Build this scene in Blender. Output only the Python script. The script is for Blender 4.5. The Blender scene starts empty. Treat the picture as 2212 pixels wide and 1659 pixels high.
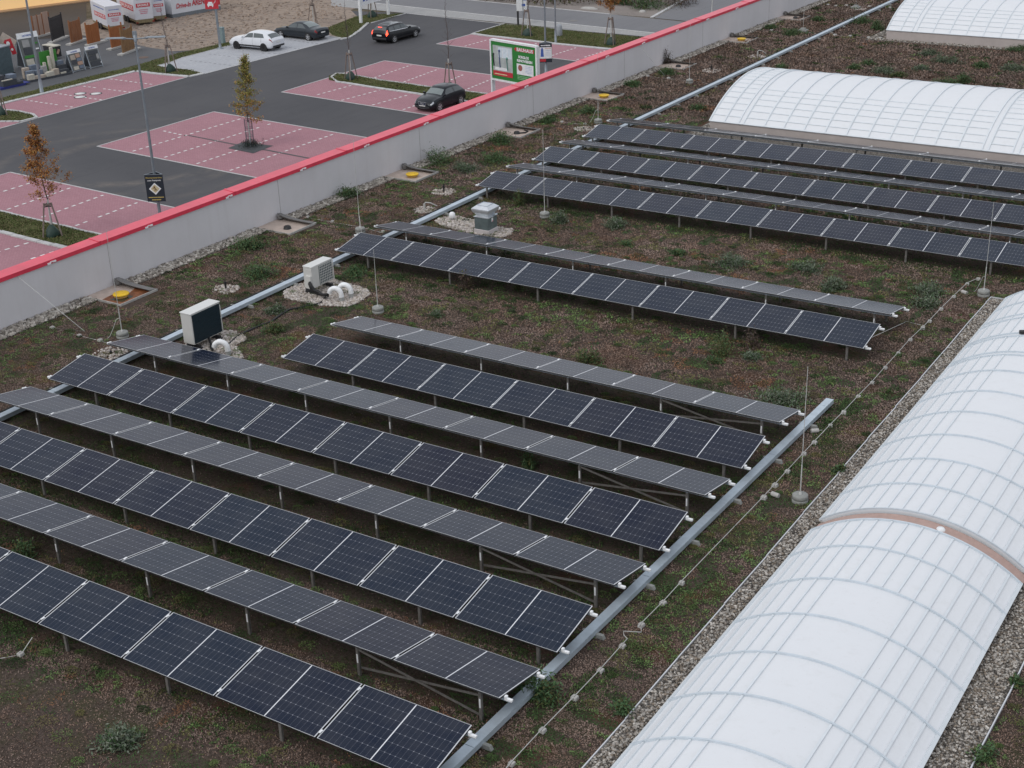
import bpy, math, random
import numpy as np
from mathutils import Vector, Matrix
random.seed(7); rng = np.random.default_rng(7)
C = bpy.context.scene.collection
R = math.radians
# ---------------------------------------------------------------- camera
F_PX, PITCH, ROLL, YAW, CAM_H = 3036.8277, 0.42167, -0.03598, -0.57747, 14.8985
WD, HD = 2212.0, 1659.0
fw = Vector((math.sin(YAW)*math.cos(PITCH), math.cos(YAW)*math.cos(PITCH), -math.sin(PITCH)))
r0 = Vector((math.cos(YAW), -math.sin(YAW), 0)); u0 = r0.cross(fw)
rt = math.cos(ROLL)*r0 + math.sin(ROLL)*u0; up = -math.sin(ROLL)*r0 + math.cos(ROLL)*u0
cam = bpy.data.cameras.new('camera'); camo = bpy.data.objects.new('camera', cam); C.objects.link(camo)
cam.sensor_width = 36; cam.lens = 36*F_PX/WD; cam.clip_end = 2000; cam.clip_start = .5
M = Matrix((rt, up, -fw)).transposed().to_4x4(); M.translation = (0, 0, CAM_H); camo.matrix_world = M
bpy.context.scene.camera = camo
# ---------------------------------------------------------------- sky, sun, exposure (overcast)
SUN_EL, SUN_AZ = R(48), R(200)
w = bpy.data.worlds.new('World'); bpy.context.scene.world = w; w.use_nodes = True
nt = w.node_tree; nt.nodes.clear()
sky = nt.nodes.new('ShaderNodeTexSky'); sky.sky_type = 'NISHITA'; sky.sun_disc = False
sky.sun_elevation = SUN_EL; sky.sun_rotation = SUN_AZ; sky.air_density = 1.6; sky.dust_density = 6; sky.ozone_density = 1.0
hs = nt.nodes.new('ShaderNodeHueSaturation'); hs.inputs['Saturation'].default_value = .42
bg = nt.nodes.new('ShaderNodeBackground'); bg.inputs[1].default_value = .13
wo = nt.nodes.new('ShaderNodeOutputWorld')
nt.links.new(sky.outputs[0], hs.inputs['Color']); mxw = nt.nodes.new('ShaderNodeMix'); mxw.data_type = 'RGBA'; mxw.inputs[0].default_value = .78; mxw.inputs[7].default_value = (6.7, 7.0, 7.6, 1)
nt.links.new(hs.outputs[0], mxw.inputs[6]); nt.links.new(mxw.outputs[2], bg.inputs[0]); nt.links.new(bg.outputs[0], wo.inputs[0])
sl = bpy.data.lights.new('sun', 'SUN'); sl.energy = .55; sl.angle = R(25); sl.color = (1, .97, .93)
so = bpy.data.objects.new('sun', sl); C.objects.link(so)
sd = Vector((math.sin(SUN_AZ)*math.cos(SUN_EL), math.cos(SUN_AZ)*math.cos(SUN_EL), math.sin(SUN_EL)))
so.rotation_euler = sd.to_track_quat('Z', 'Y').to_euler(); so.location = (0, 0, 40)
vs = bpy.context.scene.view_settings; vs.view_transform = 'Standard'; vs.look = 'None'; vs.gamma = 1; vs.exposure = 0
bpy.context.scene.cycles.max_bounces = 6

# ---------------------------------------------------------------- survey helpers (calibrated camera -> points on a plane)
def ray(px, py): return fw + rt*((px-WD/2)/F_PX) - up*((py-HD/2)/F_PX)
def G(p, z=0.0):
    v = ray(*p); t = (z-CAM_H)/v.z; return Vector((v.x*t, v.y*t, z))
def onX(p, X):
    v = ray(*p); t = X/v.x; return Vector((X, v.y*t, CAM_H+v.z*t))
def proj(P):
    v = Vector(P)-Vector((0, 0, CAM_H)); d = v.dot(fw)
    return (WD/2+F_PX*v.dot(rt)/d, HD/2-F_PX*v.dot(up)/d) if d > .1 else (-9e9, -9e9)
def hgt(b, py):
    lo, hi = b[2], b[2]+25
    for _ in range(52):
        m = (lo+hi)/2
        if proj((b[0], b[1], m))[1] > py: lo = m
        else: hi = m
    return lo-b[2]
def cr(ox, oy, s): return lambda x, y: (ox+x/s, oy+y/s)
c1 = cr(0, 0, 3); c2 = cr(737.333, 0, 3); c3 = cr(1474.667, 0, 3); c4 = cr(0, 553, 3); c5 = cr(737.333, 553, 3); c6 = cr(1474.667, 553, 3)
c7 = cr(0, 1106, 3); c8 = cr(737.333, 1106, 3); c9 = cr(1474.667, 1106, 3)
zA = cr(0, 0, 6); zB = cr(368.667, 0, 6); zC = cr(737.333, 0, 6); zD = cr(1106, 0, 6)
def visible(P, m=60):
    x, y = proj(P); return -m < x < WD+m and -m < y < HD+m
GZ = -7.0
# ---------------------------------------------------------------- materials
MATS = {}
def new_mat(name):
    m = bpy.data.materials.new(name); m.use_nodes = True; nt = m.node_tree
    b = nt.nodes['Principled BSDF']; return m, nt, b
def N(nt, t, **kw):
    n = nt.nodes.new(t)
    for k, v in kw.items():
        if k in n.inputs: n.inputs[k].default_value = v
        else: setattr(n, k, v)
    return n
def L(nt, a, b): nt.links.new(a, b)
def math_n(nt, op, a, b=None, c=None):
    n = nt.nodes.new('ShaderNodeMath'); n.operation = op
    for i, v in enumerate((a, b, c)):
        if v is None: continue
        if isinstance(v, (int, float)): n.inputs[i].default_value = v
        else: L(nt, v, n.inputs[i])
    return n.outputs[0]
def mixc(nt, f, a, b):
    n = nt.nodes.new('ShaderNodeMix'); n.data_type = 'RGBA'
    for s, v in ((0, f), (6, a), (7, b)):
        if isinstance(v, (int, float)): n.inputs[s].default_value = v
        elif isinstance(v, tuple): n.inputs[s].default_value = (*v, 1) if len(v) == 3 else v
        else: L(nt, v, n.inputs[s])
    return n.outputs[2]
def ramp(nt, f, stops):
    n = nt.nodes.new('ShaderNodeValToRGB'); e = n.color_ramp.elements
    while len(e) < len(stops): e.new(.5)
    for i, (p, c) in enumerate(stops): e[i].position = p; e[i].color = (*c, 1) if len(c) == 3 else c
    L(nt, f, n.inputs[0]); return n.outputs[0]
def pos(nt): return nt.nodes.new('ShaderNodeNewGeometry').outputs['Position']
def objc(nt): return nt.nodes.new('ShaderNodeTexCoord').outputs['Object']
def noise(nt, v, sc, det=4, rough=.6):
    n = N(nt, 'ShaderNodeTexNoise', Scale=sc, Detail=det, Roughness=rough); L(nt, v, n.inputs['Vector']); return n.outputs['Fac']
def plain(name, col, rough=.6, metal=0, var=.12, sc=6, bump=0, spec=.5, coat=0, obj=True):
    if name in MATS: return MATS[name]
    m, nt, b = new_mat(name); v = objc(nt) if obj else pos(nt)
    f = noise(nt, v, sc, 5, .65)
    lo = tuple(max(0, c*(1-var)) for c in col); hi = tuple(min(1, c*(1+var)) for c in col)
    L(nt, ramp(nt, f, [(.3, lo), (.7, hi)]), b.inputs['Base Color'])
    b.inputs['Roughness'].default_value = rough; b.inputs['Metallic'].default_value = metal
    b.inputs['Specular IOR Level'].default_value = spec; b.inputs['Coat Weight'].default_value = coat; b.inputs['Coat Roughness'].default_value = .08
    if bump:
        bn = N(nt, 'ShaderNodeBump', Strength=bump, Distance=.02); L(nt, noise(nt, v, sc*8, 3), bn.inputs['Height']); L(nt, bn.outputs[0], b.inputs['Normal'])
    MATS[name] = m; return m
def emit(name, col, s):
    m, nt, b = new_mat(name); b.inputs['Base Color'].default_value = (*col, 1); b.inputs['Emission Color'].default_value = (*col, 1); b.inputs['Emission Strength'].default_value = s; return m
# solar cells: object coordinates, x along the row, y up the slope
def solar_mat():
    m, nt, b = new_mat('solar_cells'); o = objc(nt); s = N(nt, 'ShaderNodeSeparateXYZ'); L(nt, o, s.inputs[0])
    x, y = s.outputs[0], s.outputs[1]
    ax = math_n(nt, 'ABSOLUTE', x)
    cx = .1055; cy = .2105
    def edge(v, p, off):        # distance from the nearest line of pitch p
        t = math_n(nt, 'DIVIDE', math_n(nt, 'ADD', v, off), p); fr = math_n(nt, 'FRACT', t)
        return math_n(nt, 'MULTIPLY', math_n(nt, 'MINIMUM', fr, math_n(nt, 'SUBTRACT', 1.0, fr)), p)
    dx = edge(ax, cx, -.012+10*cx); dy = edge(y, cy, 30*cy)
    inx = math_n(nt, 'MULTIPLY', math_n(nt, 'GREATER_THAN', ax, .03), math_n(nt, 'LESS_THAN', ax, 1.05))
    iny = math_n(nt, 'LESS_THAN', math_n(nt, 'ABSOLUTE', y), .625)
    lx = math_n(nt, 'LESS_THAN', dx, .0022); ly = math_n(nt, 'LESS_THAN', dy, .0034)
    dot = math_n(nt, 'LESS_THAN', math_n(nt, 'ADD', dx, dy), .013)
    sh = noise(nt, pos(nt), .35, 2)
    oi = nt.nodes.new('ShaderNodeObjectInfo').outputs['Random']
    base = mixc(nt, sh, (.0025, .0055, .020), (.0055, .0085, .025))
    base = mixc(nt, math_n(nt, 'MULTIPLY', oi, .75), base, (.006, .016, .034))
    # faint busbars along the row
    bb = edge(y, cy/6, 30*cy); base = mixc(nt, math_n(nt, 'MULTIPLY', math_n(nt, 'LESS_THAN', bb, .001), .12), base, (.2, .2, .22))
    c = mixc(nt, math_n(nt, 'MULTIPLY', math_n(nt, 'MULTIPLY', lx, iny), .42), base, (.2, .21, .25))
    c = mixc(nt, math_n(nt, 'MULTIPLY', math_n(nt, 'MULTIPLY', ly, iny), .36), c, (.2, .21, .25))
    c = mixc(nt, math_n(nt, 'MULTIPLY', math_n(nt, 'MULTIPLY', dot, math_n(nt, 'MULTIPLY', iny, inx)), .6), c, (.36, .37, .42))
    c = mixc(nt, math_n(nt, 'LESS_THAN', ax, .0095), c, (.72, .73, .76))
    dirt = math_n(nt, 'MULTIPLY', ramp(nt, noise(nt, pos(nt), 1.3, 7, .75), [(.35, (0, 0, 0)), (.8, (1, 1, 1))]), .09); c = mixc(nt, dirt, c, (.3, .29, .27))
    vo = N(nt, 'ShaderNodeTexVoronoi', Scale=.8); L(nt, pos(nt), vo.inputs['Vector']); vc = N(nt, 'ShaderNodeSeparateColor'); L(nt, vo.outputs['Color'], vc.inputs[0])
    spot = math_n(nt, 'MULTIPLY', math_n(nt, 'LESS_THAN', math_n(nt, 'ADD', vo.outputs['Distance'], math_n(nt, 'MULTIPLY', noise(nt, pos(nt), 60, 2), .03)), .028), math_n(nt, 'GREATER_THAN', vc.outputs[0], .72)); c = mixc(nt, math_n(nt, 'MULTIPLY', spot, .8), c, (.55, .54, .5))
    L(nt, c, b.inputs['Base Color']); b.inputs['IOR'].default_value = 1.27
    rr = math_n(nt, 'MULTIPLY_ADD', noise(nt, pos(nt), 3, 5), .12, .08); L(nt, rr, b.inputs['Roughness'])
    return m
def roof_mat():
    m, nt, b = new_mat('sedum_soil'); p = pos(nt)
    n1 = noise(nt, p, .35, 5, .6); n2 = noise(nt, p, 2.2, 6, .7); n3 = noise(nt, p, 14, 6, .75); n4 = noise(nt, p, 55, 3, .7)
    base = mixc(nt, ramp(nt, n1, [(.35, (0, 0, 0)), (.65, (1, 1, 1))]), (.10, .073, .058), (.122, .093, .08))
    base = mixc(nt, math_n(nt, 'MULTIPLY', ramp(nt, n3, [(.42, (0, 0, 0)), (.62, (1, 1, 1))]), .8), base, (.035, .026, .02))
    base = mixc(nt, math_n(nt, 'MULTIPLY', ramp(nt, n4, [(.55, (0, 0, 0)), (.68, (1, 1, 1))]), .5), base, (.2, .165, .15))
    g = N(nt, 'ShaderNodeTexNoise', Scale=.9, Detail=5, Roughness=.65); mp = N(nt, 'ShaderNodeMapping'); mp.inputs['Location'].default_value = (31, 7, 3); L(nt, p, mp.inputs[0]); L(nt, mp.outputs[0], g.inputs['Vector'])
    gm = ramp(nt, g.outputs['Fac'], [(.52, (0, 0, 0)), (.68, (1, 1, 1))])
    base = mixc(nt, math_n(nt, 'MULTIPLY', gm, .6), base, (.06, .068, .026))
    o = N(nt, 'ShaderNodeTexNoise', Scale=.7, Detail=4, Roughness=.6); mp2 = N(nt, 'ShaderNodeMapping'); mp2.inputs['Location'].default_value = (3, 57, 13); L(nt, p, mp2.inputs[0]); L(nt, mp2.outputs[0], o.inputs['Vector'])
    base = mixc(nt, math_n(nt, 'MULTIPLY', ramp(nt, o.outputs['Fac'], [(.55, (0, 0, 0)), (.7, (1, 1, 1))]), .45), base, (.15, .062, .032))
    L(nt, base, b.inputs['Base Color']); b.inputs['Roughness'].default_value = .95; b.inputs['Specular IOR Level'].default_value = .1
    bn = N(nt, 'ShaderNodeBump', Strength=.8, Distance=.05); L(nt, math_n(nt, 'ADD', n3, n4), bn.inputs['Height']); L(nt, bn.outputs[0], b.inputs['Normal'])
    return m
def attr_mat(name, rough=.85, tr=0):
    m, nt, b = new_mat(name); a = nt.nodes.new('ShaderNodeAttribute'); a.attribute_name = 'col'
    L(nt, a.outputs['Color'], b.inputs['Base Color']); b.inputs['Roughness'].default_value = rough; b.inputs['Specular IOR Level'].default_value = .15
    return m
def asphalt_mat(name, col, patch, worn=None):
    m, nt, b = new_mat(name); p = pos(nt)
    c = mixc(nt, ramp(nt, noise(nt, p, .12, 5, .6), [(.35, (0, 0, 0)), (.65, (1, 1, 1))]), col, patch)
    c = mixc(nt, math_n(nt, 'MULTIPLY', ramp(nt, noise(nt, p, 25, 3, .7), [(.45, (0, 0, 0)), (.65, (1, 1, 1))]), .35), c, tuple(x*1.7 for x in col))
    mp = N(nt, 'ShaderNodeMapping'); mp.inputs['Scale'].default_value = (1.6, .05, 1); L(nt, p, mp.inputs[0])
    c = mixc(nt, math_n(nt, 'MULTIPLY', ramp(nt, noise(nt, mp.outputs[0], 1.0, 3), [(.5, (0, 0, 0)), (.75, (1, 1, 1))]), .2), c, tuple(x*.75 for x in col))
    if worn:
        for (cx, cy, rad, wd, am) in worn:
            d = N(nt, 'ShaderNodeVectorMath', operation='DISTANCE'); L(nt, p, d.inputs[0]); d.inputs[1].default_value = (cx, cy, GZ)
            t = math_n(nt, 'ABSOLUTE', math_n(nt, 'SUBTRACT', d.outputs['Value'], rad))
            f = math_n(nt, 'MULTIPLY', math_n(nt, 'SUBTRACT', 1.0, math_n(nt, 'MINIMUM', math_n(nt, 'DIVIDE', t, wd), 1.0)), am)
            f = math_n(nt, 'MULTIPLY', f, ramp(nt, noise(nt, p, .5, 5, .7), [(.4, (0, 0, 0)), (.62, (1, 1, 1))]))
            c = mixc(nt, f, c, (.2, .17, .145))
    sx = N(nt, 'ShaderNodeSeparateXYZ'); L(nt, p, sx.inputs[0]); wob = math_n(nt, 'MULTIPLY', noise(nt, p, .15, 3), 1.2)
    fr = math_n(nt, 'FRACT', math_n(nt, 'DIVIDE', math_n(nt, 'ADD', sx.outputs[0], wob), 4.6)); c = mixc(nt, math_n(nt, 'MULTIPLY', math_n(nt, 'LESS_THAN', fr, .012), .3), c, tuple(x*.5 for x in col))
    c = mixc(nt, math_n(nt, 'MULTIPLY', ramp(nt, noise(nt, p, 1.1, 6, .75), [(.58, (0, 0, 0)), (.75, (1, 1, 1))]), .35), c, tuple(x*.6 for x in col))
    L(nt, c, b.inputs['Base Color']); b.inputs['Roughness'].default_value = .85; b.inputs['Specular IOR Level'].default_value = .25
    return m
def paver_mat(name, a, bc, mort, bw=.2, bh=.1, stain=.35, rot=0):
    m, nt, b = new_mat(name); p = pos(nt)
    mp = N(nt, 'ShaderNodeMapping'); mp.inputs['Rotation'].default_value = (0, 0, rot); L(nt, p, mp.inputs[0])
    br = nt.nodes.new('ShaderNodeTexBrick'); L(nt, mp.outputs[0], br.inputs[0])
    br.inputs['Color1'].default_value = (*a, 1); br.inputs['Color2'].default_value = (*bc, 1); br.inputs['Mortar'].default_value = (*mort, 1)
    br.inputs['Scale'].default_value = 1; br.inputs['Brick Width'].default_value = bw; br.inputs['Row Height'].default_value = bh; br.inputs['Mortar Size'].default_value = .008
    c = mixc(nt, math_n(nt, 'MULTIPLY', ramp(nt, noise(nt, p, .45, 6, .7), [(.4, (0, 0, 0)), (.75, (1, 1, 1))]), stain), br.outputs[0], tuple(x*.72 for x in mort))
    c = mixc(nt, math_n(nt, 'MULTIPLY', noise(nt, p, 9, 4, .7), .3), c, tuple(min(1, x*1.25) for x in bc))
    L(nt, c, b.inputs['Base Color']); b.inputs['Roughness'].default_value = .85; b.inputs['Specular IOR Level'].default_value = .25
    return m
def patch_mat(name, a, bc, c3_, s1=.8, s2=9, t=(.45, .6), t2=(.5, .7), bump=.5):
    m, nt, b = new_mat(name); p = pos(nt)
    c = mixc(nt, ramp(nt, noise(nt, p, s1, 6, .7), [(t[0], (0, 0, 0)), (t[1], (1, 1, 1))]), a, bc)
    n = noise(nt, p, s2, 5, .75)
    c = mixc(nt, math_n(nt, 'MULTIPLY', ramp(nt, n, [(t2[0], (0, 0, 0)), (t2[1], (1, 1, 1))]), .75), c, c3_)
    L(nt, c, b.inputs['Base Color']); b.inputs['Roughness'].default_value = .92; b.inputs['Specular IOR Level'].default_value = .12
    bn = N(nt, 'ShaderNodeBump', Strength=bump, Distance=.08); L(nt, n, bn.inputs['Height']); L(nt, bn.outputs[0], b.inputs['Normal'])
    return m
def pebble_mat(name, cols, sc=22):
    m, nt, b = new_mat(name); p = pos(nt)
    v = N(nt, 'ShaderNodeTexVoronoi', Scale=sc); L(nt, p, v.inputs['Vector'])
    s = N(nt, 'ShaderNodeSeparateColor'); L(nt, v.outputs['Color'], s.inputs[0])
    c = ramp(nt, s.outputs[0], [(i/(len(cols)-1), k) for i, k in enumerate(cols)])
    c = mixc(nt, ramp(nt, v.outputs['Distance'], [(.3, (0, 0, 0)), (.75, (1, 1, 1))]), c, (.05, .045, .04))
    L(nt, c, b.inputs['Base Color']); b.inputs['Roughness'].default_value = .8
    bn = N(nt, 'ShaderNodeBump', Strength=1, Distance=.04); bn.invert = True; L(nt, v.outputs['Distance'], bn.inputs['Height']); L(nt, bn.outputs[0], b.inputs['Normal'])
    return m
def wood_mat(name, col, dark):
    m, nt, b = new_mat(name); o = objc(nt); mp = N(nt, 'ShaderNodeMapping'); mp.inputs['Scale'].default_value = (9, 9, .8); L(nt, o, mp.inputs[0])
    L(nt, ramp(nt, noise(nt, mp.outputs[0], 1.5, 6, .7), [(.3, dark), (.7, col)]), b.inputs['Base Color']); b.inputs['Roughness'].default_value = .75; return m

m_solar = solar_mat(); m_roof = roof_mat(); m_leaf = attr_mat('foliage_mix', .8); m_stone = attr_mat('stone_mix', .8)
m_frame = plain('panel_frame_aluminium', (.62, .63, .65), .35, .35, .06)
m_galv = plain('galvanised_steel', (.42, .47, .52), .42, .55, .25, 9)
m_galvL = plain('zinc_sheet', (.46, .53, .59), .45, .35, .14, 3)
m_post = plain('weathered_post', (.17, .16, .15), .6, .3, .3, 12)
m_white = plain('white_plastic', (.78, .79, .8), .4)
m_black = plain('black_rubber', (.012, .012, .013), .55)
m_dark = plain('dark_steel', (.03, .03, .033), .5, .2)
m_conc = plain('concrete', (.26, .265, .25), .85, 0, .2, 8, .3)
m_concL = plain('light_concrete', (.4, .39, .37), .85, 0, .18, 8, .3)
m_pvc = plain('grey_pvc', (.33, .34, .33), .5)
m_ac = plain('ac_housing', (.56, .555, .53), .5, 0, .05, 3)
m_acw = plain('ac_lid', (.62, .62, .6), .45, 0, .04, 3)
m_fin = plain('condenser_fins', (.014, .03, .042), .45, .2, .2, 30)
m_mesh = plain('condenser_mesh', (.1, .13, .14), .5, .3, .2, 40)
m_memb = plain('roof_membrane', (.53, .49, .485), .7, 0, .1, .8, 0, .4, 0, False)
m_wall, ntw, bw = new_mat('parapet_membrane'); pw_ = pos(ntw); mpw = N(ntw, 'ShaderNodeMapping'); mpw.inputs['Scale'].default_value = (1, 2.2, .12); L(ntw, pw_, mpw.inputs[0])
cw = mixc(ntw, ramp(ntw, noise(ntw, pw_, .5, 5, .6), [(.3, (0, 0, 0)), (.7, (1, 1, 1))]), (.56, .545, .56), (.62, .605, .62)); cw = mixc(ntw, math_n(ntw, 'MULTIPLY', ramp(ntw, noise(ntw, mpw.outputs[0], 1.2, 6, .7), [(.5, (0, 0, 0)), (.8, (1, 1, 1))]), .3), cw, (.47, .44, .43))
L(ntw, cw, bw.inputs['Base Color']); bw.inputs['Roughness'].default_value = .7
m_membp = plain('pinkish_membrane', (.44, .36, .31), .7, 0, .18, 2.5, .2, .4, 0, False)
m_red = plain('red_coping', (.68, .048, .09), .3, 0, .13, 1.6, .12, .65, 0, False)
m_yel = plain('yellow_lid', (.72, .45, .01), .4)
m_orange = plain('rust_stain', (.2, .07, .025), .6, 0, .5, 6)
m_rod = plain('rod_metal', (.5, .5, .48), .5, .2)
m_flap = plain('grey_flap', (.17, .165, .16), .8, 0, .25, 8, .3)
m_gravR = pebble_mat('gravel_bed_grey', [(.09, .08, .07), (.25, .22, .19), (.38, .35, .31), (.17, .14, .11), (.3, .28, .25)])
m_gravL = pebble_mat('gravel_bed_pale', [(.28, .23, .19), (.5, .45, .4), (.6, .57, .53), (.36, .31, .27)], 14)

# ---------------------------------------------------------------- mesh helpers
class MB:
    def __init__(s): s.v = []; s.f = []; s.m = []; s.sm = []
    def add(s, vs, fs, mi=0, smooth=False):
        o = len(s.v); s.v += [tuple(v) for v in vs]
        for f in fs: s.f.append(tuple(i+o for i in f)); s.m.append(mi); s.sm.append(smooth)
        return s
    def box(s, c, d, mi=0, M=None, taper=1):
        x, y, z = [k/2 for k in d]; V = []
        for sz in (-1, 1):
            t = taper if sz > 0 else 1
            for sx, sy in ((-1, -1), (1, -1), (1, 1), (-1, 1)):
                p = Vector((sx*x*t, sy*y*t, sz*z))
                if M: p = M @ p
                V.append((p.x+c[0], p.y+c[1], p.z+c[2]))
        return s.add(V, [(3, 2, 1, 0), (4, 5, 6, 7), (0, 1, 5, 4), (1, 2, 6, 5), (2, 3, 7, 6), (3, 0, 4, 7)], mi)
    def bar(s, a, b, wd, hh=None, mi=0):       # square bar between two points
        a, b = Vector(a), Vector(b); d = (b-a); l = d.length
        if l < 1e-6: return s
        q = d.to_track_quat('X', 'Z').to_matrix()
        return s.box((a+b)/2, (l, wd, hh or wd), mi, q)
    def tube(s, pts, r, n=8, mi=0, cap=True, r2=None):
        pts = [Vector(p) for p in pts]; V = []; F = []; k = len(pts)
        ref = Vector((0, 0, 1))
        for i, p in enumerate(pts):
            d = (pts[min(i+1, k-1)]-pts[max(i-1, 0)]).normalized()
            a = d.cross(ref)
            if a.length < .05: a = d.cross(Vector((1, 0, 0)))
            a.normalize(); b = d.cross(a)
            rr = r if r2 is None else r+(r2-r)*i/(k-1)
            if isinstance(r, (list, tuple)): rr = r[i]
            for j in range(n):
                t = 2*math.pi*j/n; V.append(p+a*(rr*math.cos(t))+b*(rr*math.sin(t)))
        for i in range(k-1):
            for j in range(n):
                j2 = (j+1) % n; F.append((i*n+j, i*n+j2, (i+1)*n+j2, (i+1)*n+j))
        s.add(V, F, mi, True)
        if cap: s.add([V[j] for j in range(n)], [tuple(range(n))], mi); s.add([V[(k-1)*n+j] for j in range(n)], [tuple(range(n))[::-1]], mi)
        return s
    def lathe(s, c, prof, n=20, mi=0, smooth=True):  # prof: (r,z)
        V = []; F = []
        for r, z in prof:
            for j in range(n): t = 2*math.pi*j/n; V.append((c[0]+r*math.cos(t), c[1]+r*math.sin(t), c[2]+z))
        for i in range(len(prof)-1):
            for j in range(n): F.append((i*n+j, i*n+(j+1) % n, (i+1)*n+(j+1) % n, (i+1)*n+j))
        return s.add(V, F, mi, smooth)
    def prism(s, poly, z0, z1, mi=0):
        n = len(poly); V = [(p[0], p[1], z0) for p in poly]+[(p[0], p[1], z1) for p in poly]
        return s.add(V, [tuple(range(n))[::-1], tuple(range(n, 2*n))]+[(i, (i+1) % n, n+(i+1) % n, n+i) for i in range(n)], mi)
    def quad(s, a, b, c, d, mi=0): return s.add([a, b, c, d], [(0, 1, 2, 3)], mi)
    def build(s, name, mats, parent=None, loc=None, rz=0, bevel=0):
        me = bpy.data.meshes.new(name); me.from_pydata(s.v, [], s.f)
        if not isinstance(mats, (list, tuple)): mats = [mats]
        for m in mats: me.materials.append(m)
        me.polygons.foreach_set('material_index', s.m); me.polygons.foreach_set('use_smooth', s.sm); me.update()
        o = bpy.data.objects.new(name, me); C.objects.link(o)
        if parent: o.parent = parent
        if loc is not None: o.location = loc
        if rz: o.rotation_euler.z = rz
        if bevel:
            b = o.modifiers.new('b', 'BEVEL'); b.width = bevel; b.segments = 2; b.limit_method = 'ANGLE'
        return o
def tag(o, label, cat, group=None):
    o['label'] = label; o['category'] = cat
    if group: o['group'] = group
    return o
def thing(name, label, cat, loc=(0, 0, 0), rz=0, group=None):
    o = bpy.data.objects.new(name, None); C.objects.link(o); o.location = loc; o.rotation_euler = (0, 0, rz); o.empty_display_size = .2
    return tag(o, label, cat, group)
def struct(o): o['kind'] = 'structure'; return o
def stuff(o, label, cat): o['kind'] = 'stuff'; o['label'] = label; o['category'] = cat; return o
def copy_tree(root, loc=None, rz=None):
    r = root.copy(); C.objects.link(r)
    for ch in root.children:
        c = ch.copy(); C.objects.link(c); c.parent = r
        for g in ch.children:
            d = g.copy(); C.objects.link(d); d.parent = c
    if loc is not None: r.location = loc
    if rz is not None: r.rotation_euler = (0, 0, rz)
    return r
def soup(name, V, F, cols, mat, parent=None):
    """many small faces with one colour each; V (n,3), F (m,k), cols (m,3)"""
    V = np.asarray(V, np.float32); F = np.asarray(F, np.int32); k = F.shape[1]; m = len(F)
    me = bpy.data.meshes.new(name); me.vertices.add(len(V)); me.vertices.foreach_set('co', V.ravel())
    me.loops.add(m*k); me.loops.foreach_set('vertex_index', F.ravel()); me.polygons.add(m)
    me.polygons.foreach_set('loop_start', np.arange(0, m*k, k, dtype=np.int32)); me.update(calc_edges=True)
    a = me.attributes.new('col', 'FLOAT_COLOR', 'FACE'); c4_ = np.ones((m, 4), np.float32); c4_[:, :3] = cols; a.data.foreach_set('color', c4_.ravel())
    me.materials.append(mat); me.validate()
    o = bpy.data.objects.new(name, me); C.objects.link(o)
    if parent: o.parent = parent
    return o
ORD = ['first', 'second', 'third', 'fourth', 'fifth', 'sixth', 'seventh', 'eighth', 'ninth', 'tenth', 'eleventh', 'twelfth', 'thirteenth', 'fourteenth', 'fifteenth', 'sixteenth', 'seventeenth', 'eighteenth', 'nineteenth', 'twentieth']
def text_mesh(txt, size, mat, parent, loc, rot, name='lettering', ital=0, width=None, bold=0, align='CENTER'):
    cu = bpy.data.curves.new('t', 'FONT'); cu.body = txt; cu.size = size; cu.extrude = .002; cu.align_x = align; cu.align_y = 'CENTER'; cu.shear = ital; cu.offset = bold; cu.resolution_u = 3
    to = bpy.data.objects.new('t', cu); C.objects.link(to)
    dg = bpy.context.evaluated_depsgraph_get(); me = bpy.data.meshes.new_from_object(to.evaluated_get(dg)); bpy.data.objects.remove(to)
    me.materials.clear(); me.materials.append(mat)
    o = bpy.data.objects.new(name, me); C.objects.link(o); o.parent = parent; o.location = loc; o.rotation_euler = rot
    if width:
        xs = [v.co.x for v in me.vertices]; wd = max(xs)-min(xs); s = width/wd
        for v in me.vertices: v.co.x *= s
    return o

# ================================================================ store building, roof, parapet
def XW(y): return -33.35+.0145*(y-24)
Y0, Y1 = 4.0, 130.0
bld = thing('store_building', 'large flat-roofed store building whose planted roof fills the picture, with a red-capped parapet', 'building', (XW(Y0), Y0, 0))
def rel(o, root): o.parent = root; o.location = -Vector(root.location); return o
b = MB(); b.prism([(XW(Y0)-.42, Y0), (30, Y0), (30, Y1), (XW(Y1)-.42, Y1)], GZ, -.3); rel(b.build('outer_wall', m_memb), bld)
b = MB(); b.prism([(XW(Y0)-.4, Y0), (XW(Y0), Y0), (XW(Y1), Y1), (XW(Y1)-.4, Y1)], -.3, 1.42)
par = rel(b.build('parapet', m_wall), bld)
b = MB()
for y in [19.5, 28.3, 36.2, 44.6, 53.1, 61.5, 70.2, 79, 88, 97]:
    b.box((XW(y)+.002, y, .7), (.006, .012, 1.4))
jj = b.build('membrane_seam', plain('seam_line', (.3, .28, .27), .8)); jj.parent = par
b = MB(); Xo = .4
prof = [(.055, 1.43), (.055, 1.555), (-.40, 1.595), (-.40, 1.42), (-.38, 1.42), (-.38, 1.56), (.035, 1.53), (.035, 1.43)]
yb = Y0
while yb < Y1:
    ye = min(yb+6.0, Y1); V = []
    for yy in (yb+.006, ye-.006):
        for dx, z in prof: V.append((XW(yy)+dx, yy, z))
    n = len(prof); b.add(V, [(i, (i+1) % n, n+(i+1) % n, n+i) for i in range(n)]+[tuple(range(n))[::-1], tuple(range(n, 2*n))])
    b.box((XW(ye)-.17, ye, 1.584), (.47, .09, .012), 0, Matrix.Rotation(R(4.6), 3, 'Y')); yb = ye
cop = rel(b.build('coping', m_red), bld)
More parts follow.
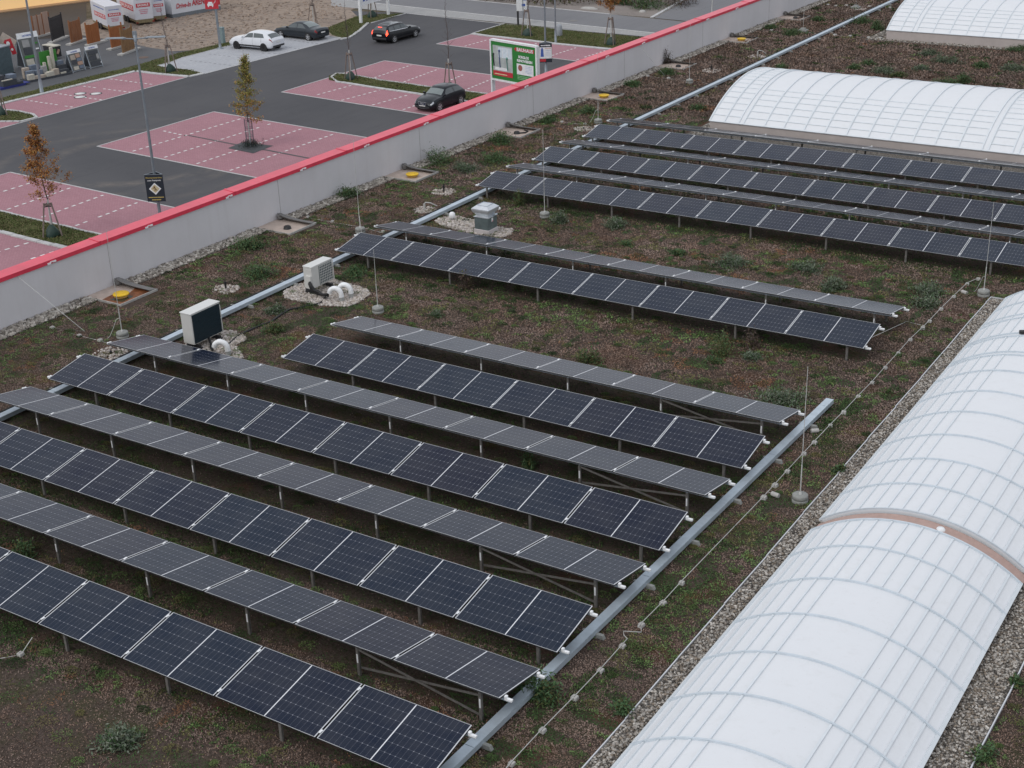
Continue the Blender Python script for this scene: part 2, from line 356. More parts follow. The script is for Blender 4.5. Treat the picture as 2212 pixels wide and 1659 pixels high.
for p in [c4(335, 35), c1(965, 1467), c1(1485, 1272), c1(1965, 1096), c2(165, 942), c2(550, 800), c2(885, 672), c2(1200, 555), c2(1465, 450), c2(1725, 352), c2(1960, 262), c2(2180, 180), c3(165, 103), c3(355, 30)]:
    q = onX(p, -33.0); y = q.y*(-33.0 and XW(q.y)+.07)/-33.0
    b = MB(); b.box((0, -.1, 0), (.02, .12, .05)); b.box((0, .1, .02), (.02, .12, .05)); b.box((-.02, 0, .03), (.05, .1, .03))
    o = b.build('wire_clip', m_white); o.parent = cop; o.location = (XW(y)+.07, y, 1.46)
# roof build-up
b = MB(); b.prism([(XW(Y0), Y0), (29.8, Y0), (29.8, Y1), (XW(Y1), Y1)], -.29, 0)
struct(b.build('roof_soil', m_roof))

# ---- gravel strips, edging
def stones(name, regions, cols, parent=None):
    """regions: list of (sampler(n)->(n,2), n, smin, smax, z)"""
    ico = np.array([(0, 0, 1), (.9, 0, .25), (.28, .85, .25), (-.73, .53, .25), (-.73, -.53, .25), (.28, -.85, .25), (.6, .5, -.5), (-.3, .75, -.5), (-.8, 0, -.5), (-.3, -.75, -.5), (.6, -.5, -.5)], np.float32)
    tri = [(0, 1, 2), (0, 2, 3), (0, 3, 4), (0, 4, 5), (0, 5, 1), (1, 6, 2), (2, 7, 3), (3, 8, 4), (4, 9, 5), (5, 10, 1), (6, 7, 2), (7, 8, 3), (8, 9, 4), (9, 10, 5), (10, 6, 1)]
    tri = np.array(tri); VV = []; FF = []; CC = []; off = 0
    for samp, n, s0, s1, z in regions:
        P = samp(n); n = len(P); s = rng.uniform(s0, s1, (n, 1, 1)); sc = rng.uniform(.6, 1.25, (n, 1, 3)); sc[:, :, 2] *= .65
        a = rng.uniform(0, 6.28, n); ca, sa = np.cos(a), np.sin(a)
        v = ico[None]*rng.uniform(.8, 1.2, (n, 11, 1))*s*sc
        x = v[..., 0]*ca[:, None]-v[..., 1]*sa[:, None]; y = v[..., 0]*sa[:, None]+v[..., 1]*ca[:, None]
        v = np.stack([x+P[:, :1], y+P[:, 1:2], v[..., 2]+z+s[:, 0]*.2+rng.uniform(0, .015, (n, 1))], -1)
        VV.append(v.reshape(-1, 3)); FF.append((tri[None]+(np.arange(n)*11)[:, None, None]).reshape(-1, 3)+off); off += n*11
        ci = np.array(cols)[rng.integers(0, len(cols), n)]*rng.uniform(.75, 1.2, (n, 1)); CC.append(np.repeat(ci, 15, 0))
    return soup(name, np.concatenate(VV), np.concatenate(FF), np.concatenate(CC), m_stone, parent)
def rect(x0, x1, y0, y1): return lambda n: np.stack([rng.uniform(x0, x1, n), rng.uniform(y0, y1, n)], -1)
def in_poly(P, poly):
    poly = np.array([(p[0], p[1]) for p in poly]); x, y = P[:, 0], P[:, 1]; r = np.zeros(len(P), bool); j = len(poly)-1
    for i in range(len(poly)):
        c = ((poly[i, 1] > y) != (poly[j, 1] > y)) & (x < (poly[j, 0]-poly[i, 0])*(y-poly[i, 1])/(poly[j, 1]-poly[i, 1]+1e-9)+poly[i, 0]); r ^= c; j = i
    return r
def polys(poly, ex=0):
    P = np.array([(p[0], p[1]) for p in poly]); lo, hi = P.min(0), P.max(0)
    def f(n):
        q = rng.uniform(lo, hi, (n*2, 2)); return q[in_poly(q, poly)][:n]
    return f
grey_st = [(.10, .09, .08), (.3, .27, .24), (.42, .39, .35), (.2, .17, .14), (.34, .32, .29), (.5, .47, .43), (.24, .2, .16)]
pale_st = [(.45, .40, .36), (.35, .31, .27), (.52, .48, .45), (.3, .26, .22), (.46, .42, .39), (.39, .35, .33)]
GW = .62
pits = [27.1, 34.8, 42.05, 49.5, 57.05, 64.7, 72.3, 79.9]      # start of each drain pit along the parapet
pitlen = [1.5, 1.4, 1.5, 1.55, 1.5, 1.5, 1.6, 1.5]
segs = []; y = Y0
for a, l in zip(pits, pitlen): segs.append((y, a)); y = a+l
segs.append((y, 110))
b = MB()
for a, e in segs: b.prism([(XW(a)+.01, a), (XW(a)+GW, a), (XW(e)+GW, e), (XW(e)+.01, e)], .002, .03)
gs = struct(b.build('gravel_strip', m_gravR))
def wallstrip(a, e):
    def f(n):
        y = rng.uniform(a, e, n); x = XW(0)+.0145*y+rng.uniform(.03, GW, n); return np.stack([x, y], -1)
    return f
regs = [(wallstrip(a, e), int((e-a)*(190 if a < 50 else 110)), .035, .075, .03) for a, e in segs if e > 18 and a < 95]
stuff(stones('gravel', regs, [(.26, .24, .21), (.38, .35, .31), (.17, .15, .13), (.46, .43, .39), (.3, .27, .24)]), 'rounded grey and beige gravel strip along the foot of the parapet', 'gravel')

# ---------------------------------------------------------------- drain pits by the parapet
def pit(y, l, kind, label):
    x0, x1 = XW(y)+.01, XW(y)+1.62
    t = thing('drain_pit', label, 'drain pit', (x0, y, 0), 0, 'drain pits along the parapet'); wd = x1-x0
    b = MB(); b.box((wd/2, l/2, .008), (wd, l, .012)); fl = b.build('pit_floor', m_membp, t)
    if kind in ('yellow_rust',):
        b = MB(); pts = [(wd*.42, .12), (wd*.93, .1), (wd*.97, l*.9), (wd*.5, l*.93), (wd*.62, l*.62), (wd*.38, l*.45)]; b.prism(pts, .0145, .02)
        o = b.build('rust_stain', m_orange, fl)
        b = MB(); b.prism([(wd*.55, .2), (wd*.88, .25), (wd*.85, l*.5), (wd*.6, l*.55)], .0205, .0215); b.build('puddle', plain('puddle', (.05, .05, .035), .1), fl)
    b = MB(); b.bar((x1-x0, -.02, .035), (x1-x0, l+.02, .035), .03, .07); b.bar((.2, 0, .03), (wd, 0, .03), .02, .06); b.bar((.2, l, .03), (wd, l, .03), .02, .06)
    b.build('pit_edging', m_concL, t)
    b = MB(); V = []                     # the turned-back flap of membrane on the far side
    for i in range(7):
        u = i/6; z = .16+.16*math.exp(-u*5); V += [(.1+u*(wd-.12), l-.3-.03*u, z*.85), (.1+u*(wd-.12), l+.04, .05+.1*math.exp(-u*4)), (.1+u*(wd-.12), l-.28, max(.06, z*.85-.05))]
    F = []
    for i in range(6):
        a = i*3; F += [(a, a+3, a+4, a+1), (a, a+2, a+5, a+3), (a+1, a+4, a+5, a+2)]
    F += [(0, 1, 2), (18, 20, 19)]; b.add(V, F); b.lathe((.14, l-.2, .05), [(0, .2), (.09, .19), (.12, .1), (.1, 0)], 10); b.build('flap', m_flap, t)
    cx, cy = wd*.66, l*.36
    if kind.startswith('yellow'):
        b = MB(); b.lathe((cx, cy, 0), [(.0, .155), (.235, .155), (.25, .145), (.25, .115), (.215, .105)], 24); lid = b.build('lid', m_yel, t)
        b = MB(); b.lathe((cx, cy, 0), [(.19, .11), (.2, .07), (.21, .06), (.2, .04), (.17, .012)], 20); b.build('drain_collar', plain('drain_collar', (.5, .3, .08), .6), t)
    else:
        b = MB(); b.lathe((cx, cy, 0), [(.0, .11), (.09, .12), (.12, .1), (.135, .02), (.15, .012)], 16); b.build('drain_collar', m_black, t)
        if kind == 'hose':
            b = MB(); b.tube([(cx+.1, cy, .05), (cx+.3, cy+.2, .05), (cx+.25, cy+.5, .04), (cx, cy+.6, .04)], .03, 6); b.build('hose', m_black, t)
    return t
kinds = ['yellow_rust', 'black', 'yellow', 'hose', 'yellow', 'black', 'yellow', 'hose']
pl = ['roof drain pit with yellow lid standing in rusty water, nearest along the parapet', 'roof drain pit with a small black outlet and no lid, second along the parapet',
      'roof drain pit with yellow lid just below the large green bush', 'roof drain pit with black hose beside a green bush', 'roof drain pit with yellow lid, in line with a lightning rod, fifth along the parapet',
      'roof drain pit with dry brown bush at its flap', 'roof drain pit with yellow lid far up the parapet', 'dark-flapped roof drain pit highest up the parapet']
for a, l, k, lb in zip(pits, pitlen, kinds, pl): pit(a, l, k, lb)

# ---------------------------------------------------------------- skylights
m_opal, nto, bo = new_mat('opal_polycarbonate'); pn = pos(nto)
gc = mixc(nto, math_n(nto, 'MULTIPLY', noise(nto, pn, 1.2, 5, .7), .5), (.72, .735, .755), (.665, .68, .705))
gc = mixc(nto, math_n(nto, 'MULTIPLY', ramp(nto, noise(nto, pn, 3.5, 8, .8), [(.52, (0, 0, 0)), (.8, (1, 1, 1))]), .3), gc, (.5, .5, .48))
gc = mixc(nto, math_n(nto, 'MULTIPLY', ramp(nto, noise(nto, pn, 40, 2, .5), [(.72, (0, 0, 0)), (.78, (1, 1, 1))]), .45), gc, (.3, .28, .24))
L(nto, gc, bo.inputs['Base Color'])
mcs = N(nto, 'ShaderNodeTexNoise', Scale=.5, Detail=2); L(nto, pn, mcs.inputs['Vector']); bbn = N(nto, 'ShaderNodeBump', Strength=.25, Distance=.05); L(nto, mcs.outputs['Fac'], bbn.inputs['Height']); L(nto, bbn.outputs[0], bo.inputs['Normal']); bo.inputs['Roughness'].default_value = .38; bo.inputs['Specular IOR Level'].default_value = .35
m_rib = plain('skylight_rib', (.66, .70, .73), .4, 0, .05)
m_rib2 = plain('skylight_rib_grey', (.55, .61, .66), .4, 0, .08)
m_curb = plain('skylight_curb', (.45, .40, .38), .7, 0, .1, 1.2)
def skylight(name, label, axis, a0, a1, w0, zb, W, H, ribs, full, nlow, step, group='barrel vault rooflights', low_z=0):
    Rr = ((W/2)**2+H*H)/(2*H); half = math.asin(W/2/Rr); arc = 2*half*Rr
    def P(s, t, off=0):                 # s along the axis, t arc length from the w0 side
        th = -half+t/Rr; x = (Rr+off)*math.sin(th)+W/2; z = (Rr+off)*math.cos(th)-(Rr-H)+zb
        return (w0+x, s, z) if axis == 'Y' else (s, w0+x, z)
    t = thing(name, label, 'rooflight', P(a0, arc/2)[:2]+(0,), 0, group); inv = -Vector(t.location)
    def put(o): o.parent = t; o.location = inv; return o
    b = MB()
    if axis == 'Y': b.prism([(w0+.03, a0), (w0+W-.03, a0), (w0+W-.03, a1), (w0+.03, a1)], 0, zb)
    else: b.prism([(a0, w0+.03), (a1, w0+.03), (a1, w0+W-.03), (a0, w0+W-.03)], 0, zb)
    put(b.build('curb', m_curb))
    NS = 28; b = MB(); V = []
    for s in (a0, a1):
        for i in range(NS+1): V.append(P(s, arc*i/NS))
    F = [(i, i+1, NS+2+i, NS+1+i) for i in range(NS)]; b.add(V, F, 0, True)
    b.add([V[i] for i in range(NS+1)], [tuple(range(NS+1))]); b.add([V[NS+1+i] for i in range(NS+1)], [tuple(range(NS+1))])
    put(b.build('glazing', m_opal))
    def strip(b, s0, t0, s1, t1, wd, h0, h1):       # ribbed bar on the vault
        if abs(t1-t0) > 1e-6:
            n = max(4, int(abs(t1-t0)/arc*40)); V = []
            for i in range(n+1):
                tt = t0+(t1-t0)*i/n
                V += [P(s0-wd/2, tt, h0), P(s0-wd/2, tt, h1), P(s0+wd/2, tt, h1), P(s0+wd/2, tt, h0)]
            F = []
            for i in range(n):
                for k in range(3): F.append((i*4+k, i*4+k+1, i*4+4+k+1, i*4+4+k))
            b.add(V, F+[(0, 3, 2, 1), (n*4, n*4+1, n*4+2, n*4+3)])
        else:
            V = []
            for s in (s0, s1): V += [P(s, t0-wd/2, h0), P(s, t0-wd/2, h1), P(s, t0+wd/2, h1), P(s, t0+wd/2, h0)]
            b.add(V, [(0, 1, 5, 4), (1, 2, 6, 5), (2, 3, 7, 6), (0, 3, 2, 1), (4, 5, 6, 7)])
    for r in ribs:
        b = MB(); strip(b, r, 0, r, arc, .032 if axis == 'Y' else .055, -.01, .04); put(b.build('rib', m_rib2 if axis == 'Y' else m_rib))
    n = int(round(arc/step)); ts = [arc*i/n for i in range(1, n)]
    for i in range(len(ribs)-1):
        r0, r1 = ribs[i], ribs[i+1]
        if r1-r0 < .3: continue
        for sel in ((lambda k: True,) if i in full else (lambda k: k < nlow, lambda k: k >= len(ts)-nlow)):
            b = MB()
            for k, tt in enumerate(ts):
                if sel(k): strip(b, r0+.03, tt, r1-.03, tt, .04, -.01, .026)
            kk = [tt for k, tt in enumerate(ts) if sel(k)]; strip(b, r0+.04, kk[0], r0+.04, kk[-1], .02, -.01, .018)
            put(b.build('glazing_bars', m_rib))
    for te in (.03, arc-.03):
        b = MB(); strip(b, a0, te, a1, te, .07, -.01, .03); put(b.build('edge_profile', m_rib))
    return t, P, arc, put
# S1 : long vault at lower right, in two lengths
r1 = [24.18-1.17-1.34*k for k in range(8)][::-1]; r1 = [x for x in r1]+[24.18]
skylight('barrel_rooflight', 'white barrel-vaulted rooflight in the lower right corner, nearer side of the brown gap', 'Y', r1[0], r1[-1]+.02, -8.58, .17, 4.2, .71, r1, {len(r1)-2, len(r1)-3}, 5, .3)
r2 = [24.68, 25.9, 27.18, 28.5, 29.85, 31.15, 32.5, 33.6, 33.82, 35.0, 35.22, 36.5, 36.82, 38.0, 39.2]
s2, P2, arc2, put2 = skylight('barrel_rooflight', 'white barrel-vaulted rooflight at the right edge beyond the brown gap', 'Y', r2[0]-.02, r2[-1], -8.58, .17, 4.2, .71, r2, {0, 1}, 5, .3)
b = MB(); b.tube([P2(35.15, 1.5+.1*i, .07) for i in range(20)], .055, 8); put2(b.build('vent_arm', m_black))
# the brown joint wall between the two lengths
Rr = ((2.1)**2+.71**2)/(2*.71); b = MB(); V = []
for s in (24.24, 24.60):
    for i in range(25):
        x = -2.1+4.2*i/24; V.append((-6.48+x, s, math.sqrt(Rr*Rr-x*x)-(Rr-.71)+.17-.05))
b.add(V, [(i, i+1, 26+i, 25+i) for i in range(24)])
jw = b.build('joint_cover', plain('joint_membrane', (.42, .29, .25), .7)); tag(jw, 'brown curved strip closing the gap between the two long rooflights', 'joint cover')
b = MB(); b.lathe((-6.05, 24.42, .77), [(.0, .06), (.07, .06), (.09, .03), (.1, 0)], 14); b.build('vent_cap', m_white, jw)
# S2, S3
r3 = [-24.57, -23.91, -23.27, -23.05, -22.12, -21.28, -20.41, -19.52, -18.62, -17.73, -16.86, -15.95, -15.07, -14.16, -13.27, -13.03, -12.14, -11.9, -11.0, -10.1, -9.2, -8.3]
skylight('barrel_rooflight', 'wide white barrel-vaulted rooflight behind the panel rows at the right edge', 'X', r3[0], r3[-1], 53.65, .5, 8.6, 1.28, r3, {0, 1, 14, 15, 16}, 6, .42)
r4 = [-24.53, -23.78, -23.17, -22.93]+[-22.93+.885*k for k in range(1, 13)]
skylight('barrel_rooflight', 'far white barrel-vaulted rooflight in the upper right corner', 'X', r4[0], r4[-1], 76.15, .5, 8.6, 1.28, r4, {0, 1}, 6, .42)
# gravel round the rooflights, with a pale edging
b = MB(); b.prism([(-9.06, 8), (-8.5, 8), (-8.5, 39.5), (-9.06, 39.5)], .001, .03); b.prism([(-4.5, 8), (-3.75, 8), (-3.75, 39.5), (-4.5, 39.5)], .001, .03); b.prism([(-8.5, 39.2), (-4.5, 39.2), (-4.5, 39.5), (-8.5, 39.5)], .001, .03)
b.prism([(-25.3, 52.9), (-8, 52.9), (-8, 53.7), (-25.3, 53.7)], .001, .03); b.prism([(-25.3, 53.7), (-24.5, 53.7), (-24.5, 62.6), (-25.3, 62.6)], .001, .03)
b.prism([(-25.5, 75.6), (-8, 75.6), (-8, 76.2), (-25.5, 76.2)], .001, .03); b.prism([(-25.5, 76.2), (-24.5, 76.2), (-24.5, 85), (-25.5, 85)], .001, .03)
struct(b.build('gravel_strip', m_gravR))
gr = [(rect(-9.03, -8.58, 14, 39.4), 9000, .012, .04, .03), (rect(-4.4, -3.79, 14, 26), 6500, .012, .036, .03), (rect(-25.2, -24.6, 53, 62), 500, .03, .06, .03), (rect(-25.4, -12, 75.7, 76.15), 900, .03, .06, .03), (rect(-25.4, -24.6, 76, 84), 500, .03, .06, .03)]
stuff(stones('gravel', gr, grey_st), 'grey and brown pebble strips around the white rooflights', 'gravel')
for (nm, x, ya, yb, lb) in (('edging_strip', -9.06, 9, 39.5, 'thin pale metal edging strip left of the long rooflight gravel'), ('edging_strip', -3.75, 9, 30, 'thin pale metal edging strip right of the long rooflight gravel')):
    b = MB(); y = ya
    while y < yb:
        e = min(y+2.0, yb); j = random.uniform(-.012, .012); b.bar((x+j, y+.01, .035), (x-j, e-.01, .035), .022, .06); y = e
    if x < -5: b.bar((-9.06, 39.5, .035), (-4.2, 39.5, .035), .022, .06)
    tag(b.build(nm, m_frame), lb, 'edging')

# ---------------------------------------------------------------- cable trays
def tray(x, ya, yb, wd, z, label, gap=None, bsp=1.0, side=1, xe=None):
    t = thing('cable_tray', label, 'cable tray', (x, ya, 0)); xe = x if xe is None else xe
    b = MB(); y = ya; k = 0
    while y < yb:
        e = min(y+3.0, yb)
        X0 = (xe-x)*(y-ya)/(yb-ya); X1 = (xe-x)*(e-ya)/(yb-ya); dz = random.uniform(-.003, .003)
        b.bar((X0, y-ya+.006, z+dz), (X1, e-ya-.006, z+dz), wd, .012); b.bar((X0-wd/2-.005, y-ya, z-.05), (X1-wd/2-.005, e-ya, z-.05), .01, .11, 0); b.bar((X0+wd/2+.005, y-ya, z-.05), (X1+wd/2+.005, e-ya, z-.05), .01, .11, 0)
        b.bar((X0, y-ya, z-.1), (X1, e-ya, z-.1), wd, .008); y = e
    b.build('tray', m_galvL, t)
    y = ya+.4
    while y < yb:
        X = (xe-x)*(y-ya)/(yb-ya)
        b = MB(); b.box((X+.03*side, y-ya, .045), (wd+.34, .09, .09), 0, None, .85); b.build('support_block', m_conc, t, bevel=.01); y += bsp*random.uniform(.9, 1.1)
    return t
tray(-28.28, 12.5, 92, .2, .17, 'long pale zinc cable tray running up the roof beside the parapet', bsp=2.0, side=1, xe=-28.0)
tray(-10.98, 9, 30.45, .17, .17, 'galvanised cable tray along the right ends of the near panel rows', bsp=1.98, side=.5, xe=-10.53)
t = thing('conduit_run', 'thin dark conduit on small blocks along the left side of the zinc tray', 'cable', (-28.6, 18, 0))
b = MB(); b.tube([(0+.003*(i), i*1.0, .07) for i in range(70)], .014, 6); b.tube([(-.06+.003*(i), i*1.0, .06) for i in range(70)], .01, 6); b.build('conduit', m_black, t)
for i in range(60):
    b = MB(); b.box((.003*i*1.15, i*1.15+.3, .04), (.16, .1, .07), 0, None, .8); b.build('support_block', m_conc if i % 2 else m_dark, t)

# ---------------------------------------------------------------- solar modules and racks
SL, ML = 1.303, 2.172; TILT = R(10); HW = SL*math.cos(TILT)
def module(label, group, first=[None]):
    if first[0] is None:
        t = thing('solar_panel', label, 'solar panel', (0, 0, 0), 0, group)
        b = MB(); b.box((0, 0, 0), (ML-.03, SL-.02, .006)); b.build('glass', m_solar, t)
        b = MB(); h = .034
        
        for sx in (-1, 1): b.box((sx*(ML/2-.009), 0, .001), (.018, SL, .007)); b.box((sx*(ML/2-.006), 0, -.0165), (.01, SL, .027), 1)  # short sides darkened to paint shade into the gaps between modules
        for sy in (-1, 1): b.box((0, sy*(SL/2-.003), .001), (ML-.034, .006, .006)); b.box((0, sy*(SL/2-.004), -.0155), (ML-.034, .008, .027), 1)
        b.build('frame', [m_frame, m_dark], t); b = MB(); b.box((0, 0, -.018), (ML-.05, SL-.03, .004)); b.build('backsheet', m_dark, t)
        first[0] = t; return t
    r = first[0].copy(); C.objects.link(r)
    for ch in first[0].children:
        c = ch.copy(); C.objects.link(c); c.parent = r
    r['label'] = label; r['group'] = group; return r
PITCH_M = 2.2
ZL = .48; ZH = ZL+SL*math.sin(TILT)
rows = []   # kind, y near, x left, n modules, rule for counting
for i in range(4):
    y = 13.62+3.957*i
    nmod = 8 if i < 3 else 6
    rows.append(('A', y, -10.69, nmod, 'R')); rows.append(('B', y+2.10, -10.69, nmod, 'R'))
rows.append(('A', 33.15, -10.65, 8, 'R')); rows.append(('B', 35.25, -10.65, 8, 'R'))
for i in range(3):
    y = 41.36+3.957*i; rows.append(('A', y, -28.16, 11, 'L')); rows.append(('B', y+2.10, -28.16, 11, 'L'))
PM = [2.215, 2.215, 2.215, 2.215, 2.215, 2.215, 2.19, 2.19, 2.19, 2.19]+[2.198]*6
for ri, (kind, y0, xe, nm, end) in enumerate(rows):
    pm = PM[ri]; sgn = 1 if kind == 'A' else -1
    zc = (ZL+ZH)/2; rowname = ORD[ri]
    gname = 'solar panels of the %s row from the front' % rowname
    xs = []
    for k in range(nm):
        x = xe-pm*(k+.5) if end == 'R' else xe+pm*(k+.5)
        P = (x, y0+HW/2, zc)
        if not any(visible((x+dx, y0+HW/2+dy, zc), 5) for dx in (-1.1, 1.1) for dy in (-.6, .6)): continue
        xs.append(x)
        side = 'right' if end == 'R' else 'left'
        tone = 'dark' if kind == 'A' else 'pale grey'
        lab = '%s solar panel, %s from the %s end of the %s row from the front' % (tone, ORD[k], side, rowname)
        m = module(lab, gname); m.location = P; m.rotation_euler = (TILT*sgn, 0, 0)
        m.rotation_euler = (TILT*sgn+random.uniform(-.002, .002), random.uniform(-.0015, .0015), 0)
    xl, xr = (xe-pm*nm, xe) if end == 'R' else (xe, xe+pm*nm)
    if end == 'R': xl = max(xl, min(xs)-pm/2-.3)
    else: xr = min(xr, max(xs)+pm/2+.3)
    t = thing('panel_rack', 'galvanised rack carrying the %s row of solar panels from the front' % rowname, 'panel rack', (xe, y0, 0), 0, 'racks under the solar panel rows')
    for f, nmx in ((.1, 'rail'), (.9, 'rail')):
        yy = f*HW; z = ZL+(ZH-ZL)*(f if kind == 'A' else 1-f)-.062
        b = MB(); e = .15; b.bar((xl-xe-e+.02, yy, z), (xr-xe+e-.02, yy, z), .045, .05)
        rl = b.build('rail', m_galv, t)
        for xx in ((xl-xe-e/2, xr-xe+e/2)):
            b = MB(); b.box((xx, yy, z+.008), (e+.0, .052, .046)); b.box((xx-(.05 if xx > (xl+xr)/2-xe else -.05), yy, z+.05), (.05, .06, .04)); b.build('end_cap', m_white, rl, bevel=.008)
        for k in range(1, nm):
            x = -pm*k if end == 'R' else pm*k
            if xl-xe < x < xr-xe:
                b = MB(); b.box((x, yy, z+.078), (.04, .085, .01)); b.build('clamp', m_white, rl)
    sp = 2.6 if ri not in (8, 9) else 3.17
    x = -.48 if end == 'R' else .35; k = 0; legx = []
    while xl-xe+.1 < x < xr-xe-.1:
        legx.append(x)
        for f in (.07, .9):
            z = ZL+(ZH-ZL)*(f if kind == 'A' else 1-f)-.09
            b = MB(); yy = f*HW
            b.box((x, yy, z/2), (.055, .008, z)); b.box((x-.026, yy+.02, z/2), (.006, .045, z)); b.box((x+.026, yy+.02, z/2), (.006, .045, z))
            lg = b.build('leg', m_post, t)
            if kind == 'B' and f < .5:
                b = MB(); b.box((x, yy-.007, z*.62), (.03, .006, z*.3)); b.build('marker_strip', m_white, lg)
        b = MB(); za = ZL+(ZH-ZL)*(.07 if kind == 'A' else .93)-.09; zb_ = ZL+(ZH-ZL)*(.9 if kind == 'A' else .1)-.09
        b.bar((x, .07*HW, za), (x, .9*HW, zb_), .04, .05); b.build('crossbeam', m_galv, t)
        x += -sp if end == 'R' else sp; k += 1
    if kind == 'B' and ri < 9 and len(legx) > 1:
        a, c = legx[0], legx[1]; zt = ZH-.14
        for (p, q) in (((a, .1, .12), (c, .1, zt)), ((a, .13, zt-.06), (c, .13, .16))):
            b = MB(); b.bar(p, q, .012, .045); b.build('brace', m_post, t)

# ================================================================ equipment on the roof
def rod(base, h, label, jumper=None):
    t = thing('lightning_rod', label, 'lightning rod', base, 0, 'lightning rods on round concrete bases')
    b = MB(); b.lathe((0, 0, 0), [(.0, 0), (.165, 0), (.175, .03), (.175, .085), (.165, .09), (.165, .1), (.175, .105), (.17, .18), (.155, .195), (0, .2)], 24); b.build('concrete_base', m_conc, t)
    b = MB(); b.tube([(0, 0, .19), (0, 0, .9)], .014, 8); b.tube([(0, 0, .9), (.004, .004, h)], .0085, 6, r2=.006); b.lathe((0, 0, .19), [(.04, 0), (.03, .05), (.015, .07)], 10); b.build('rod', m_rod, t)
    if jumper:
        dx, dy = jumper; b = MB(); b.tube([(0, 0, .62), (dx*.25, dy*.25, .58), (dx*.5, dy*.5, .35), (dx*.8, dy*.8, .12), (dx, dy, .06)], .007, 6); b.build('jumper_wire', m_rod, t)
    return t
rods = [((-29.71, 25.3), 3.24, 'lightning rod on a round concrete base between parapet and leftmost panel row', (-.25, -.35)),
        ((-9.34, 25.5), 3.18, 'lightning rod on the large round concrete base beside the long rooflight gravel', None),
        ((-29.52, 36.1), 3.27, 'lightning rod on a concrete base left of the middle panel rows, by the zinc tray', (.3, -.3)),
        ((-29.64, 53.14), 3.08, 'lightning rod with concrete base at the left end of the farthest panel row', (-.3, -.3)),
        ((-24.72, 40.43), 3.13, 'lightning rod on a concrete base standing between roof fan and far panel rows', None),
        ((-9.30, 39.6), 2.85, 'lightning rod on a concrete base at the head of the long rooflight', (-.3, .1)),
        ((-29.51, 62.0), 2.87, 'lightning rod on a concrete base left of the zinc tray beside the wide rooflight', None),
        ((-24.35, 30.3), 1.95, 'thin lightning rod whose base is half hidden behind the short near panel row', (-.15, .2))]
for (p, h, lb, j) in rods: rod((*p, 0), h, lb, j)
for (p, h, lb) in (((-29.51, 76.7), 2.6, 'lightning rod on a small square concrete block left of the far end of tray'), ((-29.4, 85.0), 2.6, 'lightning rod on a square concrete block at the top edge of the roof')):
    t = thing('lightning_rod', lb, 'lightning rod', (*p, 0), 0, 'lightning rods on square blocks')
    b = MB(); b.box((0, 0, .06), (.5, .4, .12)); b.box((0, 0, .16), (.3, .3, .1), 0, None, .8); b.build('concrete_base', m_conc, t)
    b = MB(); b.tube([(0, 0, .2), (0, 0, h)], .009, 6); b.build('rod', m_rod, t)
# earthing wires carried on small concrete feet
def wire(pts, label, feet, s=.12, r=.0085, group='earthing wires on concrete feet', z=.075):
    o = Vector((pts[0][0], pts[0][1], 0)); t = thing('earthing_wire', label, 'wire', o, 0, group)
    b = MB(); b.tube([Vector((p[0], p[1], p[2] if len(p) > 2 else z))-o for p in pts], r, 6); b.build('wire', m_rod, t)
    for f in feet:
        a = random.uniform(-.2, .2); b = MB(); b.box((0, 0, .035), (s, s*1.05, .07), 0, Matrix.Rotation(a, 3, 'Z'), .82); b.box((0, 0, .078), (.02, s*.6, .02))
        q = b.build('wire_foot', m_concL, t, bevel=.012); q.location = Vector((f[0], f[1], 0))-o; q.scale = [random.uniform(.9, 1.1)]*3
    return t
def zq(x, y): return ((3332+x/3.16)/1.8228, (1100+y/3.16)/1.8228)
feet = [G(p) for p in [c8(1105, 1640), c8(1305, 1425), c8(1512, 1215), c8(1680, 1038), c8(1822, 878), c8(1945, 740), c8(2085, 600), c8(2205, 468), c6(525, 1575), c6(598, 1495), c6(678, 1405), c6(785, 1290), c6(853, 1218), c6(957, 1108), c6(1043, 1022), c6(1138, 920), c6(1228, 828), c6(1312, 732), c6(1397, 638), c6(1475, 550), c6(1555, 475), c6(1600, 430), c6(1675, 350), c6(1757, 270), c6(1843, 188), c6(1915, 158)]]
fx = [f for f in feet]
pre = [(-9.95, y) for y in (11.5, 12.6)]
i5 = 4; A_, B_ = fx[4], fx[5]
mid = [A_.lerp(B_, .25), A_.lerp(B_, .33)+Vector((-.1, .0, 0)), A_.lerp(B_, .45)+Vector((-.17, .02, 0)), A_.lerp(B_, .58)+Vector((.13, .05, 0)), A_.lerp(B_, .72)+Vector((.08, .05, 0)), A_.lerp(B_, .8)]
path = pre+[(p.x, p.y) for p in fx[:5]]+[(p.x, p.y) for p in mid]+[(p.x, p.y) for p in fx[5:]]
wire(path, 'long pale earthing wire on small concrete feet left of the long rooflight gravel', [(p.x, p.y) for p in fx])
for p, q_, lb in (((c6(905, 1143)), c6(855, 1147), 'wire stub with single grey cylinder left of the long earthing wire, upper'), (c6(550, 1545), c6(600, 1563), 'wire stub with single grey cylinder near the large concrete rod base'), (c6(1790, 235), c6(1825, 248), 'wire stub with grey cylinder near the head of the long rooflight')):
    A0, B0 = G(p), G(q_); t = thing('wire_stub', lb, 'wire', A0, 0, 'wire stubs with cylinder weights'); d = B0-A0
    b = MB(); b.tube([(0, 0, .06), d+Vector((0, 0, .06))], .006, 6); b.build('wire', m_rod, t)
    b = MB(); dn = d.normalized()*.09; b.tube([d-dn+Vector((0, 0, .06)), d+dn+Vector((0, 0, .06))], .055, 10); b.build('weight', m_concL, t)
wire([G(c7(-60, 965)), G(c7(0, 950)), G(c7(135, 925)), G(c7(225, 885))+Vector((0, 0, .25))], 'earthing wire with one block at the lower left edge, ending under a panel', [G(c7(135, 930))])
def top_at(y, z): return (XW(y)+.03, y, z)
